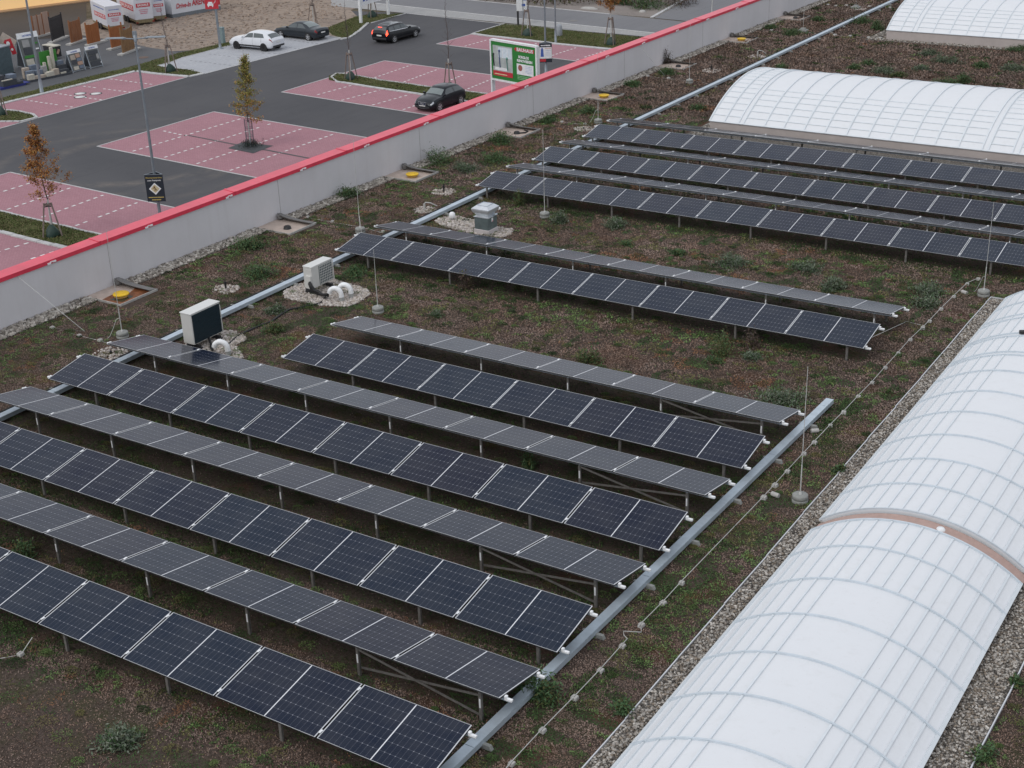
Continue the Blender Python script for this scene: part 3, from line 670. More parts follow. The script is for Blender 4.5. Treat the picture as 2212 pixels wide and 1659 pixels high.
wq = onX(c4(130, 120), -33.2)
wire([top_at(wq.y, 1.4), (-30.9+.0, G(c4(320, 450)).y, .1), G(c4(340, 467)), G(c4(515, 517)), G(c4(650, 550)), G(c4(735, 580))], 'earthing wire dropping from the parapet to three feet at the far left', [G(c4(340, 470)), G(c4(515, 520)), G(c4(650, 552))], s=.13)
wire([G(c1(1990, 1410)), G(c1(2155, 1440)), G(c2(90, 1465)), G(c2(180, 1485)), G(c2(270, 1510))], 'earthing wire crossing from parapet gravel to the zinc tray above the first air unit', [G(c1(1995, 1410)), G(c1(2155, 1440)), G(c2(270, 1505))], s=.12)
wire([G(c2(1375, 785)), G(c2(1430, 793)), G(c2(1580, 808)), G(c2(1700, 850))], 'earthing wire left of the farthest panel row, with two feet', [G(c2(1430, 793)), G(c2(1580, 808))], s=.14)
wq2 = onX(c2(1903, 290), -33)
wire([top_at(wq2.y, 1.4), (-31.2, G(c2(1960, 490)).y, .1), G(c2(1985, 495)), G(c2(2120, 510)), G(c3(100, 530)), G(c3(180, 545))], 'earthing wire dropping from the parapet near the dry brown bush', [G(c2(1985, 495)), G(c2(2120, 510))], s=.15)
wire([G(c3(480, 192)), G(c3(570, 200)), G(c3(700, 205)), G(c3(860, 215)), G(c3(990, 230)), G(c3(1085, 237)), G(c3(1210, 245)), G(c3(1400, 262)), G(c3(1800, 287)), G(c3(2150, 305))], 'earthing wire from parapet across the tray to the far rooflight', [G(p) for p in (c3(490, 194), c3(575, 200), c3(985, 230), c3(1085, 237), c3(1205, 245), c3(1280, 250), c3(1370, 258), c3(1460, 264), c3(1660, 280), c3(1750, 285), c3(1870, 290), c3(1985, 297), c3(2100, 302))], s=.2)
wire([G(c3(880, 32)), G(c3(940, 33)), G(c3(1060, 38)), G(c3(1220, 45)), G(c3(1340, 52))], 'earthing wire at the very top of the roof, left of the far rooflight', [G(p) for p in (c3(940, 33), c3(995, 40), c3(1060, 38), c3(1210, 45), c3(1345, 52))], s=.2)
wire([(-11.0, 34.4, .2), G(c6(1450, 425)), G(c6(1575, 455))], 'thin earthing wire from the middle panel row to the long wire', [])
# little vent pipes in pebble rings
def sensor(p, h, rad, label, bend=False):
    q = G(p); t = thing('vent_stub', label, 'vent stub', q, 0, 'vent stubs in pebble rings')
    b = MB(); b.tube([(0, 0, 0), (0, 0, h*.45)], .03, 8); b.tube([(0, 0, h*.45), (0, 0, h*.8)], .04, 8, 0)
    if bend: b.tube([(0, 0, h*.8), (.06, .0, h), (.2, .1, h*.9), (.35, .3, h*.4)], .02, 6)
    else: b.tube([(0, 0, h*.8), (.0, .0, h)], .015, 6)
    b.build('pipe', m_black if not bend else m_rod, t)
    ang = rng.uniform(0, 6.28, 8)
    o = stones('pebble_ring', [(lambda n: np.stack([(r_ := rad*np.sqrt(rng.uniform(0, 1, n)))*np.cos(a_ := rng.uniform(0, 6.28, n)), r_*np.sin(a_)*1.0], -1), int(330*rad), .03, .06, .0)], pale_st, t); o['kind'] = 'stuff'
sensor(c4(1465, 218), .32, .42, 'black vent stub in a pale pebble ring, nearest one left of the tray')
sensor(c2(665, 1245), .32, .45, 'black vent stub in a pale pebble ring between the hose pits and the tray')
sensor(c2(540, 1362), .3, .42, 'bent vent stub in pebbles by the zinc tray, near the roof fan', True)
sensor(c3(185, 460), .34, .5, 'vent stub in pebbles left of the tray beside the wide rooflight')
sensor(c3(485, 368), .34, .5, 'bent vent stub in pebbles farther up beside the tray', True)
sensor(c2(1570, 838), .1, .42, 'flat pebble ring beside the farthest panel row and a lightning rod')
sensor(c3(1148, 60), .1, .4, 'flat pebble ring below the topmost lightning rod block')
sensor(c4(720, 635), .1, .5, 'flat pebble ring between the tray and the leftmost panels')
# pebble beds under the machines
def bed(pxs, n, label, cols=pale_st, s=(.03, .065)):
    poly = [G(p) for p in pxs] if not isinstance(pxs[0], Vector) else pxs
    b = MB(); b.prism(poly, .001, .02)
    o = stones('pebble_bed', [(polys(poly), n, s[0], s[1], .01)], cols); stuff(o, label, 'pebbles'); g = b.build('bed_base', m_gravL, o)
def bx(x, y): return ((600+x/2.4578)/1.8228, (1100+y/2.4578)/1.8228)
def bf(x, y): return ((1700+x/5.53)/1.8228, (700+y/5.53)/1.8228)
def b2(x, y): return ((1120+x/6.144)/1.8228, (980+y/6.144)/1.8228)
bed([bx(300, 640), bx(640, 520), bx(760, 500), bx(905, 555), bx(910, 590), bx(800, 640), bx(880, 740), bx(890, 770), bx(600, 790)], 900, 'pale pebble bed around the nearer air conditioning unit')
bed([b2(0, 1020), b2(330, 870), b2(1120, 720), b2(1330, 780), b2(1990, 1000), b2(2090, 1090), b2(1800, 1310), b2(1550, 1405), b2(850, 1380), b2(0, 1200)], 2400, 'large pale pebble bed around the second air conditioning unit')
bed([bf(90, 960), bf(160, 880), bf(600, 850), bf(700, 880), bf(1350, 1060), bf(1790, 1140), bf(1720, 1250), bf(1560, 1310), bf(1150, 1270), bf(500, 1140), bf(220, 1050)], 1500, 'pale pebble bed around the roof fan')
# air conditioning units
t = thing('air_conditioner', 'tall cream air conditioning unit with dark fins, nearer of the two by the tray', 'air conditioner', (-27.30, 26.1, 0))
b = MB(); b.box((0, 0, .64), (.40, 1.15, .9)); b.build('housing', m_ac, t, bevel=.02)
b = MB(); b.box((0, 0, 1.10), (.425, 1.18, .035)); b.build('lid', m_acw, t, bevel=.012)
b = MB(); b.box((.204, .0, .64), (.012, 1.08, .84))
for i in range(26): b.box((.212, -.52+i*.0416, .64), (.008, .012, .83))
for i in range(6): b.box((.218, 0, .29+i*.14), (.006, 1.05, .01))
b.build('condenser_coil', m_fin, t)
for s_ in (-.4, .4):
    b = MB(); b.box((0, s_, .1), (.5, .07, .07)); b.box((0, s_, .035), (.55, .14, .07)); b.build('foot', m_dark, t)
b = MB(); b.tube([(.2, .57, 1.0), (.21, .57, .2)], .012, 6); b.tube([(.2, .57, .62), (.2, .52, .62)], .01, 6); b.build('side_rod', m_acw, t)
t = thing('air_conditioner', 'cream air conditioning unit with square grille, farther one, beside two white pipes', 'air conditioner', (-27.14, 31.0, 0))
b = MB(); b.box((0, 0, .56), (.33, .98, .68)); b.build('housing', m_ac, t, bevel=.018)
b = MB(); b.box((0, 0, .91), (.35, 1.0, .03)); b.build('lid', m_acw, t, bevel=.01)
b = MB(); b.box((.172, .16, .56), (.012, .62, .6)); g = b.build('fan_grille', m_mesh, t)
b = MB()
for i in range(8): b.box((.182, -.13+i*.083, .56), (.012, .012, .6))
for i in range(8): b.box((.186, .16, .28+i*.08), (.01, .6, .012))
b.build('grille_bars', m_ac, g)
b = MB(); b.box((.05, -.52, .44), (.2, .07, .4)); b.build('pipe_cover', m_ac, t, bevel=.01)
b = MB(); b.box((.05, -.492, .83), (.22, .008, .03)); b.build('handle', m_acw, t)
b = MB(); b.tube([(.19, .49, .9), (.2, .49, .25)], .015, 6); b.build('side_rod', m_acw, t)
for s_ in (-.35, .35):
    b = MB(); b.box((0, s_, .11), (.45, .07, .07)); b.box((0, s_, .04), (.5, .14, .07)); b.build('foot', m_dark, t)
# white bend pipes
def bend(p, d, label, r=.075, hh=.18):
    t = thing('bend_pipe', label, 'pipe', p, 0, 'white bend pipes by the air units'); d = Vector((*d, 0)).normalized()
    b = MB(); b.lathe((0, 0, 0), [(r*.95, 0), (r*.95, hh)], 16); b.build('socket', m_pvc, t)
    b = MB(); pts = [Vector((0, 0, hh-.01))]; rad = .19
    for i in range(1, 15):
        a = math.pi*.93*i/14; pts.append(d*(rad-rad*math.cos(a))+Vector((0, 0, hh+.05+rad*math.sin(a)*1.05)))
    rr = [r*(1.08 if i % 4 == 0 else 1.0) for i in range(len(pts))]
    b.tube(pts, rr, 14); b.build('elbow', m_white, t)
    return t
bend(G(b2(1390, 1290)), (-.65, -.2), 'white bend pipe, nearer of the pair beside the second air unit')
bend(G(b2(1620, 1200)), (-.65, -.2), 'white bend pipe, farther of the pair beside the second air unit')
bend(G(bx(738, 745)), (-.65, -.3), 'single white bend pipe beside the nearer air unit')
# black refrigerant lines
def cable(name, pts, r, label, cat='cable', group=None):
    P = [Vector(p) for p in pts]; Q = []
    for i in range(len(P)-1):
        p0, p1, p2, p3 = P[max(i-1, 0)], P[i], P[i+1], P[min(i+2, len(P)-1)]
        for k in range(5):
            u = k/5; Q.append(.5*((2*p1)+(p2-p0)*u+(2*p0-5*p1+4*p2-p3)*u*u+(3*p1-p0-3*p2+p3)*u**3))
    Q.append(P[-1]); b = MB(); b.tube(Q, r, 8); o = b.build(name, m_black); return tag(o, label, cat, group)
e2 = G(b2(1390, 1290))+Vector((-.42, -.12, .2))
for i, (dz, sx) in enumerate(((.0, 0), (.06, .04), (-.05, .1))):
    cable('refrigerant_line', [(-27.05+sx, 30.45-.03*i, .42+dz), (-26.95+sx, 30.4, .3+dz), (-26.8+sx, 30.45, .14+.03*i), (-26.55, 30.5-.04*i, .12+.02*i), (e2.x, e2.y, e2.z+.02*i-.02)], .042, ['upper', 'middle', 'lower'][i]+' black insulated line from the second air unit to a white pipe', 'pipe', 'black lines by the second air unit')
cab = [G(p)+Vector((0, 0, .03)) for p in (bx(725, 655), bx(790, 590), bx(860, 540), bx(1000, 475), bx(1080, 440), bx(1150, 415), bx(1230, 360), bx(1330, 300), bx(1420, 285), bx(1500, 265), bx(1620, 240), bx(1665, 195))]+[Vector((e2.x-.1, e2.y-.02, .12))]
cable('ground_cable', cab, .032, 'long black cable lying on the sedum between the two air units')
e1 = G(bx(738, 745))+Vector((-.4, -.18, .18))
cable('refrigerant_line', [(-27.1, 26.1, .22), (-26.9, 25.95, .12), (-26.7, 25.75, .1), (e1.x, e1.y, e1.z)], .035, 'short black line from the nearer air unit into its white pipe', 'pipe')
# roof fan
t = thing('roof_fan', 'square galvanised roof fan with a flared silver hood on a grey-green box', 'roof fan', (-25.65, 38.1, 0))
cx = .28
def sqloft(b, prof, mi=0):
    V = []
    for r_, z in prof: V += [(-r_, -r_, z), (r_, -r_, z), (r_, r_, z), (-r_, r_, z)]
    F = []
    for i in range(len(prof)-1):
        for k in range(4): F.append((i*4+k, i*4+(k+1) % 4, i*4+4+(k+1) % 4, i*4+4+k))
    F += [(3, 2, 1, 0), tuple(len(V)-4+k for k in range(4))]; return b.add(V, F, mi)
b = MB(); sqloft(b, [(.30, 0), (.30, .17), (.285, .18)]); b.build('plinth', m_memb, t)
b = MB(); sqloft(b, [(.275, .18), (.275, .60)]); b.build('fan_box', plain('fan_box_metal', (.15, .19, .195), .45, .4, .2, 4), t)
b = MB(); sqloft(b, [(.30, .60), (.30, .615), (.22, .64), (.22, .66), (.26, .70), (.33, .80), (.345, .86), (.345, .90), (.22, .995), (.22, .997)]); b.build('hood', plain('bright_zinc', (.6, .63, .66), .35, .5, .12, 5), t)
b = MB()
for k in range(4):
    a = k*math.pi/2; c_, s_ = math.cos(a), math.sin(a); p = [(-.2, -.2), (.2, -.2)]; b.bar((p[0][0]*c_-p[0][1]*s_, p[0][0]*s_+p[0][1]*c_, 1.003), (p[1][0]*c_-p[1][1]*s_, p[1][0]*s_+p[1][1]*c_, 1.003), .012, .014)
b.build('hood_trim', m_galv, t)
b = MB(); b.box((.31, .12, .66), (.1, .16, .03), 0, Matrix.Rotation(R(-30), 3, 'Y')); b.build('bracket', m_galvL, t)
b = MB(); b.box((.279, -.02, .5), (.006, .1, .13)); sg = b.build('warning_sticker', m_white, t)
b = MB(); b.prism([(0, 0), (.003, 0), (.003, .05), (0, .05)], 0, .03); q = b.build('red_mark', m_red, sg); q.location = (.2825, -.03, .44)
q = G(bf(450, 935)); t = thing('vent_pipe', 'white domed vent pipe cap in the pebbles beside the roof fan', 'vent pipe', q)
b = MB(); b.lathe((0, 0, 0), [(.05, 0), (.05, .2)], 12); b.build('pipe', m_pvc, t)
b = MB(); b.lathe((0, 0, .1), [(.0, .22), (.06, .21), (.1, .17), (.115, .1), (.11, .03), (.085, .0)], 18); b.build('cap', m_white, t)
q = G(bf(1460, 690)); o = MB(); o.lathe((0, 0, 0), [(0, .09), (.05, .08), (.085, .04), (.07, 0)], 7); o = o.build('white_stone', m_white, None, q); tag(o, 'single white stone on the sedum right of the roof fan', 'stone')

# ================================================================ plants on the roof
def blades(P, ln, wd, up_, cols, spread=1.0):
    """leaf triangles: base point P (n,3)"""
    n = len(P); az = rng.uniform(0, 6.283, n); el = rng.uniform(up_[0], up_[1], n); l = rng.uniform(ln[0], ln[1], n); w_ = rng.uniform(wd[0], wd[1], n)
    d = np.stack([np.cos(az)*np.cos(el), np.sin(az)*np.cos(el), np.sin(el)], -1); s = np.stack([-np.sin(az), np.cos(az), np.zeros(n)], -1)
    nn = np.cross(d, s)
    a = P-s*w_[:, None]*.25; b = P+d*(l*.55)[:, None]-s*w_[:, None]*.5+nn*.0; c = P+d*l[:, None]-np.array([0, 0, 1])*(l*.12)[:, None]; e = P+d*(l*.55)[:, None]+s*w_[:, None]*.5
    V = np.stack([a, b, c, e], 1).reshape(-1, 3); F = np.arange(n*4).reshape(-1, 4)
    ci = np.array(cols)[rng.integers(0, len(cols), n)]*rng.uniform(.7, 1.3, (n, 1)); return V, F, ci
GREEN = [(.06, .115, .045), (.085, .15, .06), (.10, .16, .08), (.05, .095, .045)]
GREYG = [(.11, .14, .095), (.145, .175, .125), (.08, .11, .07), (.19, .21, .165), (.09, .10, .06)]
BROWN = [(.075, .05, .04), (.1, .07, .055), (.12, .09, .08), (.06, .04, .03), (.14, .105, .09), (.09, .075, .07)]
OLIVE = [(.09, .09, .035), (.11, .1, .05), (.07, .08, .03)]
ORANGE = [(.16, .07, .035), (.12, .05, .03), (.18, .09, .04)]
def bush(p, r, h, kind, label, n=None, leaf=(.05, .12)):
    q = G(p) if not isinstance(p, Vector) else p; r *= 1.25; h *= 1.2; n = n or int(520*min(3.2, max(.5, (r/.3)**2)))
    t = thing('green_plant' if kind != 'dry' else 'dry_plant', label, 'plant', q, 0, 'plants growing on the roof')
    az = rng.uniform(0, 6.283, n); ph = rng.uniform(0, 6.28, 3); lob = .72+.3*np.sin(az*2+ph[0])+.22*np.sin(az*3+ph[1])+.2*np.sin(az*7+ph[2]); rr = r*np.clip(lob, .2, 1.3)*rng.uniform(0, 1, n)**.6; hh = h*rng.uniform(.0, 1, n)**1.4*np.clip(1.1-(rr/r)**1.5, .12, 1)*rng.uniform(.6, 1.25, n)
    k = rng.integers(0, 9, n); off = rng.normal(0, r*.28, (9, 2)); P = np.stack([rr*np.cos(az)*.75+off[k, 0], rr*np.sin(az)*.75+off[k, 1], hh], -1)
    cols = {'green': GREEN+OLIVE[:1], 'grey': GREYG+GREEN[:1], 'dry': BROWN+OLIVE[:1], 'olive': OLIVE+GREEN[:2]}[kind]
    V, F, ci = blades(P, leaf, (leaf[0]*.35, leaf[1]*.35), (-.2, 1.3), cols); soup('leaves', V, F, ci, m_leaf, t)
    b = MB()
    for i in range(5):
        a = random.uniform(0, 6.28); b.tube([(0, 0, 0), (math.cos(a)*r*.4, math.sin(a)*r*.4, h*.5), (math.cos(a)*r*.7, math.sin(a)*r*.7, h*.8)], .006, 4, cap=False)
    b.build('stems', plain('stem', (.07, .06, .03), .8), t); return t
PL = [(c2(620, 1050), .75, .5, 'green', 'largest green bush at the foot of the parapet'), (c2(1035, 925), .6, .4, 'green', 'bright green bush beside the hose drain pit'),
 (c2(975, 1045), .55, .3, 'green', 'green plant right of the large bush, on open sedum'), (c2(790, 1105), .5, .22, 'grey', 'low grey-green plant just below the large bush'), (c2(1330, 790), .4, .22, 'green', 'dark green tuft by the parapet gravel above the hose pit'),
 (c2(1595, 730), .42, .2, 'green', 'dark green rosette below the fifth drain pit'), (c2(1890, 555), .42, .18, 'green', 'dark green tuft by the gravel near the dry bush'), (c2(2110, 480), .55, .25, 'green', 'green plant just below the dry brown bush'),
 (c2(2105, 412), .3, .62, 'dry', 'upright dry brown bush standing against the parapet'), (c2(40, 1275), .42, .3, 'green', 'green weeds in the parapet gravel near the second pit'), (c4(1670, 130), .5, .32, 'green', 'green plant near the tray above the second air unit'),
 (c1(1620, 1600), .55, .3, 'green', 'leafy plant below the second drain pit'),
 (c2(1415, 1440), .32, .32, 'grey', 'grey-green plant right of the rod base behind the roof fan'), (c2(1790, 1470), .42, .25, 'grey', 'grey-green plant in the open between fan and far panels'), (c2(1850, 1590), .2, .12, 'green', 'small green tuft right of the roof fan'), (c2(2180, 1650), .25, .12, 'green', 'green tuft behind the middle pale panel row'),
 (c6(335, 60), .5, .3, 'grey', 'large grey-green plant between middle and far panel rows'), (c6(790, 90), .42, .14, 'grey', 'flat grey-green plant behind the middle panel rows'), (c6(975, 210), .42, .25, 'grey', 'silvery plant right behind the middle pale row'),
 (c6(1590, 240), .42, .22, 'grey', 'grey-green plant near the long earthing wire, upper of two'), (c6(1565, 320), .38, .2, 'grey', 'grey-green plant near the long earthing wire, lower of two'), (c6(650, 945), .5, .22, 'grey', 'grey-green plant behind the short near pale row'),
 (c6(205, 690), .2, .1, 'green', 'small green cushion below the middle dark row'), (c6(265, 640), .28, .6, 'olive', 'tall spindly olive plant before the middle dark row, left of two'), (c6(445, 590), .2, .45, 'dry', 'tall spindly brown plant before the middle dark row, right of two'), (c6(450, 660), .25, .12, 'grey', 'grey cushion below the tall brown plant'),
 (c5(1600, 680), .28, .3, 'olive', 'dark bushy weed between the near and middle rows'), (c5(825, 215), .24, .45, 'dry', 'dark spindly weed under the middle dark row'), (c5(615, 385), .18, .12, 'grey', 'small grey tuft on the open sedum'), (c5(1150, 225), .2, .4, 'olive', 'thin weed under the middle dark row, second from left'),
 (c3(1150, 150), .6, .35, 'green', 'green plant overgrowing the zinc tray'), (c3(1600, 355), .5, .25, 'grey', 'plant between the two upper rooflights, leftmost of a loose line'), (c3(1690, 400), .65, .25, 'grey', 'wide grey plant between the two upper rooflights'), (c3(1300, 470), .6, .22, 'grey', 'grey plant close behind the wide rooflight, left'),
 (c3(1110, 445), .35, .18, 'green', 'small plant behind the left part of the wide rooflight'), (c3(1198, 420), .35, .18, 'green', 'bright small plant behind the left part of wide rooflight'), (c3(1550, 450), .38, .16, 'grey', 'blue-grey tuft behind the wide rooflight'), (c3(1935, 435), .4, .25, 'green', 'green plant between upper rooflights, right part'), (c3(2160, 455), .6, .25, 'grey', 'grey-green plant at right edge between upper rooflights'),
 (c3(1720, 550), .65, .25, 'green', 'dark green plant at the ridge of the wide rooflight'), (c3(1830, 540), .4, .35, 'green', 'dark upright plant at the ridge of the wide rooflight'), (c3(1400, 495), .4, .15, 'olive', 'yellowish plant behind the wide rooflight'), (c3(705, 220), .55, .22, 'green', 'green plant beside the square rod block'), (c3(570, 182), .4, .15, 'green', 'green tuft by the parapet gravel near the top'), (c3(880, 135), .4, .2, 'green', 'green tuft between parapet and tray, near the top'),
 (c3(100, 708), .3, .18, 'green', 'dark tuft left of the wide rooflight'), (c3(640, 440), .3, .14, 'green', 'dark tuft beside the tray behind the wide rooflight'), (c3(1265, 190), .45, .4, 'green', 'dark bush left of the far rooflight'), (c3(1480, 240), .3, .35, 'dry', 'dry twiggy plant in front of the far rooflight'), (c3(2185, 330), .5, .22, 'green', 'green plant in front of far rooflight at right edge'),
 (c8(1290, 1190), .4, .3, 'green', 'tall green weed beside the near tray, under a pale panel corner'), (c8(1835, 1290), .2, .16, 'green', 'small green weed on the gravel edging, lower'), (c6(1020, 1400), .13, .14, 'green', 'round green weed growing on the gravel edging, left of the brown gap'), (c7(760, 1510), .35, .28, 'grey', 'grey-green bushy weed at the lower left of the picture'),
 (c5(1210, 1370), .22, .35, 'green', 'green leafy weed showing above a dark panel'), (c7(160, 290), .22, .35, 'green', 'pale leafy weed rising behind the front dark row'), (c9(1960, 1590), .2, .14, 'green', 'green weed on the right edging in the lower corner'), (c9(2155, 1115), .1, .1, 'green', 'small green weed on the right edging, higher up'), (c4(1785, 360), .3, .15, 'grey', 'grey-green tuft beside the black ground cable'), (c4(1790, 490), .3, .22, 'olive', 'yellow-green plant right of the black ground cable'),
 (c2(1160, 1330), .25, .5, 'olive', 'tall weed under the left end of the nearest far row'), (c5(90, 110), .45, .12, 'green', 'bright green mat beside the second air unit'), (c3(1545, 30), .01, .01, 'green', '')]
PL = [p for p in PL if p[4]]
for (p, r, h, k, lb) in PL: bush(p, r, h, k, lb)

# sedum cover: countless small leaves
_grids = {}
def vnoise(x, y, cell, seed):
    if seed not in _grids: _grids[seed] = np.random.default_rng(seed).uniform(0, 1, (256, 256))
    g_ = _grids[seed]; u = x/cell+1000; v = y/cell+1000; i = np.floor(u).astype(int); j = np.floor(v).astype(int); fu = u-i; fv = v-j; fu = fu*fu*(3-2*fu); fv = fv*fv*(3-2*fv)
    q = lambda a, b: g_[a % 256, b % 256]
    return q(i, j)*(1-fu)*(1-fv)+q(i+1, j)*fu*(1-fv)+q(i, j+1)*(1-fu)*fv+q(i+1, j+1)*fu*fv
MAUVE = [(.175, .128, .105), (.15, .109, .09), (.19, .145, .122), (.13, .092, .075), (.168, .116, .092)]
DRY = [(.145, .097, .074), (.125, .082, .062), (.16, .11, .085), (.105, .07, .053), (.17, .115, .09)]
RUST = [(.17, .085, .05), (.145, .075, .046), (.19, .11, .06)]
MOSS = [(.075, .125, .042), (.095, .15, .05), (.12, .17, .06), (.06, .10, .035)]
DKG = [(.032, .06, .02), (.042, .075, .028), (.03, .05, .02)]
OLV = [(.10, .10, .04), (.13, .12, .05), (.085, .09, .035)]
def sedum():
    VV = []; FF = []; CC = []; off = 0
    def put(P, ln, wd, upr, cols):
        nonlocal off
        if len(P) == 0: return
        V, F, c = blades(P, ln, wd, upr, [(1, 1, 1)] if isinstance(cols, np.ndarray) else cols)
        if isinstance(cols, np.ndarray): c = cols*rng.uniform(.78, 1.22, (len(P), 1))
        VV.append(V); FF.append(F+off); CC.append(c); off += len(V)
    def region(y0, y1, n, under=False):
        y = rng.uniform(y0, y1, n); x = rng.uniform(-33, 0, n)
        v = np.stack([x, y, np.zeros(n)-CAM_H], -1); d = v@np.array(fw); sx = WD/2+F_PX*(v@np.array(rt))/d; sy = HD/2-F_PX*(v@np.array(up))/d
        ok = (sx > -30) & (sx < WD+30) & (sy > -10) & (sy < HD+30)
        ok &= x > (-33.35+.0145*(y-24)+GW+.02)
        for a, l in zip(pits, pitlen): ok &= ~((y > a-.05) & (y < a+l+.05) & (x < -31.3))
        ok &= ~((x > -9.08) & (x < -3.73) & (y < 39.55))
        ok &= ~((x > -25.5) & (x < -8) & (y > 52.9) & (y < 62.6)); ok &= ~((x > -25.6) & (y > 75.6) & (y < 84.9))
        return np.stack([x[ok], y[ok], np.full(ok.sum(), .0)], -1)
    def covered(P):                       # under the modules: sparser growth, leaves darkened to paint in the shade
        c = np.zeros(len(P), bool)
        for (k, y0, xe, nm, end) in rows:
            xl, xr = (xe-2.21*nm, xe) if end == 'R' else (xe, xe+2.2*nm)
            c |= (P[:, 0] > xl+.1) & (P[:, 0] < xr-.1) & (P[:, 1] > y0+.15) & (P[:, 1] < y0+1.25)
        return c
    pal = [np.array(p) for p in (MAUVE, DRY, RUST, OLV, MOSS, DKG)]
    for (a, e, n, l) in ((6, 13, 120000, (.025, .05)), (13, 20, 360000, (.025, .05)), (20, 30, 330000, (.03, .055)), (30, 42, 260000, (.04, .075)), (42, 56, 170000, (.05, .1)), (56, 95, 190000, (.08, .16))):
        P = region(a, e, n); cv = covered(P); P = P[~cv | (rng.uniform(0, 1, len(P)) < .25)]; cv = covered(P)
        x, y = P[:, 0], P[:, 1]; k = max(1, l[0]/.03)
        n1 = vnoise(x, y, .22*k, 1)*.55+vnoise(x, y, .7, 2)*.45; n2 = vnoise(x, y, .3*k, 3)*.5+vnoise(x, y, 1.4, 4)*.5; n3 = vnoise(x, y, .16*k, 5)*.6+vnoise(x, y, 2.2, 6)*.4; n4 = vnoise(x, y, 1.1, 7)
        idx = np.where(n4+rng.uniform(-.25, .25, len(P)) > .45, 0, 1)
        far = e > 56
        idx = np.where(n2 > (.73 if not far else .85), 2, idx); idx = np.where((n1 > (.64 if not far else .76)) & (rng.uniform(0, 1, len(P)) < .8), 3, idx); idx = np.where(n3 > (.70 if not far else .86), 4, idx); idx = np.where(vnoise(x, y, .35, 9)*.6+vnoise(x, y, 1.7, 10)*.4 > (.685 if not far else .83), 5, idx)
        idx = np.where(cv & (rng.uniform(0, 1, len(P)) < .8), 5, idx)  # dark green here puts the shade below the rows into leaf colour
        c = np.zeros((len(P), 3))
        for i, p in enumerate(pal): m = idx == i; c[m] = p[rng.integers(0, len(p), m.sum())]
        tone = (.72+.5*vnoise(x, y, .5, 11))*(.85+.3*vnoise(x, y, 4, 12))
        c = c*(1.45 if not far else 1.2)
        P = P.copy(); P[:, 2] += np.where((idx == 4), .02, 0); put(P, l, (l[0]*.4, l[1]*.5), (.1, 1.1), c*tone[:, None])
    # domed cushions of moss-green sedum
    def clusters(y0, y1, nc, per, rad, cols, ln):
        Cn = region(y0, y1, nc)
        if not len(Cn): return
        k = np.repeat(np.arange(len(Cn)), per); rr = rng.uniform(.4, 1, len(Cn))[k]*rad; el = rng.uniform(.6, 1, len(Cn))[k]
        a = rng.uniform(0, 6.283, len(k)); q = rng.uniform(0, 1, len(k))**.5; tone = rng.uniform(.8, 1.25, len(Cn))[k]
        P = Cn[k]+np.stack([np.cos(a)*q*rr, np.sin(a)*q*rr*el, .07*np.sqrt(1-q*q*.98)*rr/rad], -1); col = np.array(cols)[rng.integers(0, len(cols), len(Cn))][k]
        put(P, ln, (ln[0]*.6, ln[1]*.6), (.3, 1.4), col*tone[:, None])
    clusters(8, 26, 900, 170, .2, MOSS+MOSS+OLV, (.015, .035)); clusters(8, 26, 480, 150, .26, DKG+OLV, (.02, .04))
    clusters(26, 40, 620, 130, .24, MOSS+MOSS+OLV, (.02, .045)); clusters(26, 40, 330, 110, .3, DKG, (.03, .05))
    clusters(40, 52, 330, 90, .3, MOSS+OLV+DKG, (.03, .06)); clusters(52, 92, 300, 70, .4, DKG+MOSS[:1], (.05, .1))
    n = 26000; y = rng.uniform(9, 31, n); x = -10.3+np.abs(rng.normal(0, .45, n))*np.where(rng.uniform(0, 1, n) < .8, 1, -1)
    keep = vnoise(x, y, .5, 21)*.6+vnoise(x, y, 1.6, 22)*.4 > .5; P = np.stack([x, y, np.full(n, .01)], -1)[keep]; put(P, (.03, .055), (.015, .03), (.2, 1.3), MOSS+DKG+DKG)
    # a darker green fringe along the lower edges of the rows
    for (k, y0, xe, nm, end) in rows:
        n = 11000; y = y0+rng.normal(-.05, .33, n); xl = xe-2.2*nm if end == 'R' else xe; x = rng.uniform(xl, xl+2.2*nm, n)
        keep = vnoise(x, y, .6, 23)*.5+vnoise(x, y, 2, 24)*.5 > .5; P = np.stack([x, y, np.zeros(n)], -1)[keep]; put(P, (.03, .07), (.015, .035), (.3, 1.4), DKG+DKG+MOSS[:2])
    return soup('sedum', np.concatenate(VV), np.concatenate(FF), np.concatenate(CC), m_leaf)
stuff(sedum(), 'low brown and green sedum cover growing over the whole flat roof', 'sedum')

# ================================================================ car park level (GZ)
def g(p, dz=0): q = G(p, GZ); q.z = GZ+dz; return q
def flat(name, pxs, mat, dz, kind='structure'):
    P = [g(p) if not isinstance(p, Vector) else p for p in pxs]; b = MB(); b.add([(p.x, p.y, GZ+dz) for p in P], [tuple(range(len(P)))])
    o = b.build(name, mat)
    if o.data.polygons[0].normal.z < 0: o.data.flip_normals()
    o['kind'] = kind; return o
cC = g(c1(1050, 930))
m_asph = asphalt_mat('asphalt', (.064, .064, .07), (.084, .083, .088), [(-64.8, 58.6, 5.6, .8, .55), (-65.5, 58, 7.6, .7, .35), (-66.5, 57.5, 10.5, .6, .2)])
m_street = asphalt_mat('street_asphalt', (.155, .155, .165), (.18, .18, .185))
m_yard = asphalt_mat('yard_paving', (.085, .088, .095), (.11, .11, .115))
m_brown = asphalt_mat('brown_asphalt', (.058, .05, .046), (.07, .061, .055))
m_pav = paver_mat('red_pavers', (.34, .165, .192), (.385, .2, .23), (.2, .12, .135), .2, .1, .25)
m_palep = paver_mat('pale_pavers', (.36, .37, .40), (.42, .43, .45), (.25, .25, .27), .2, .2, .3)
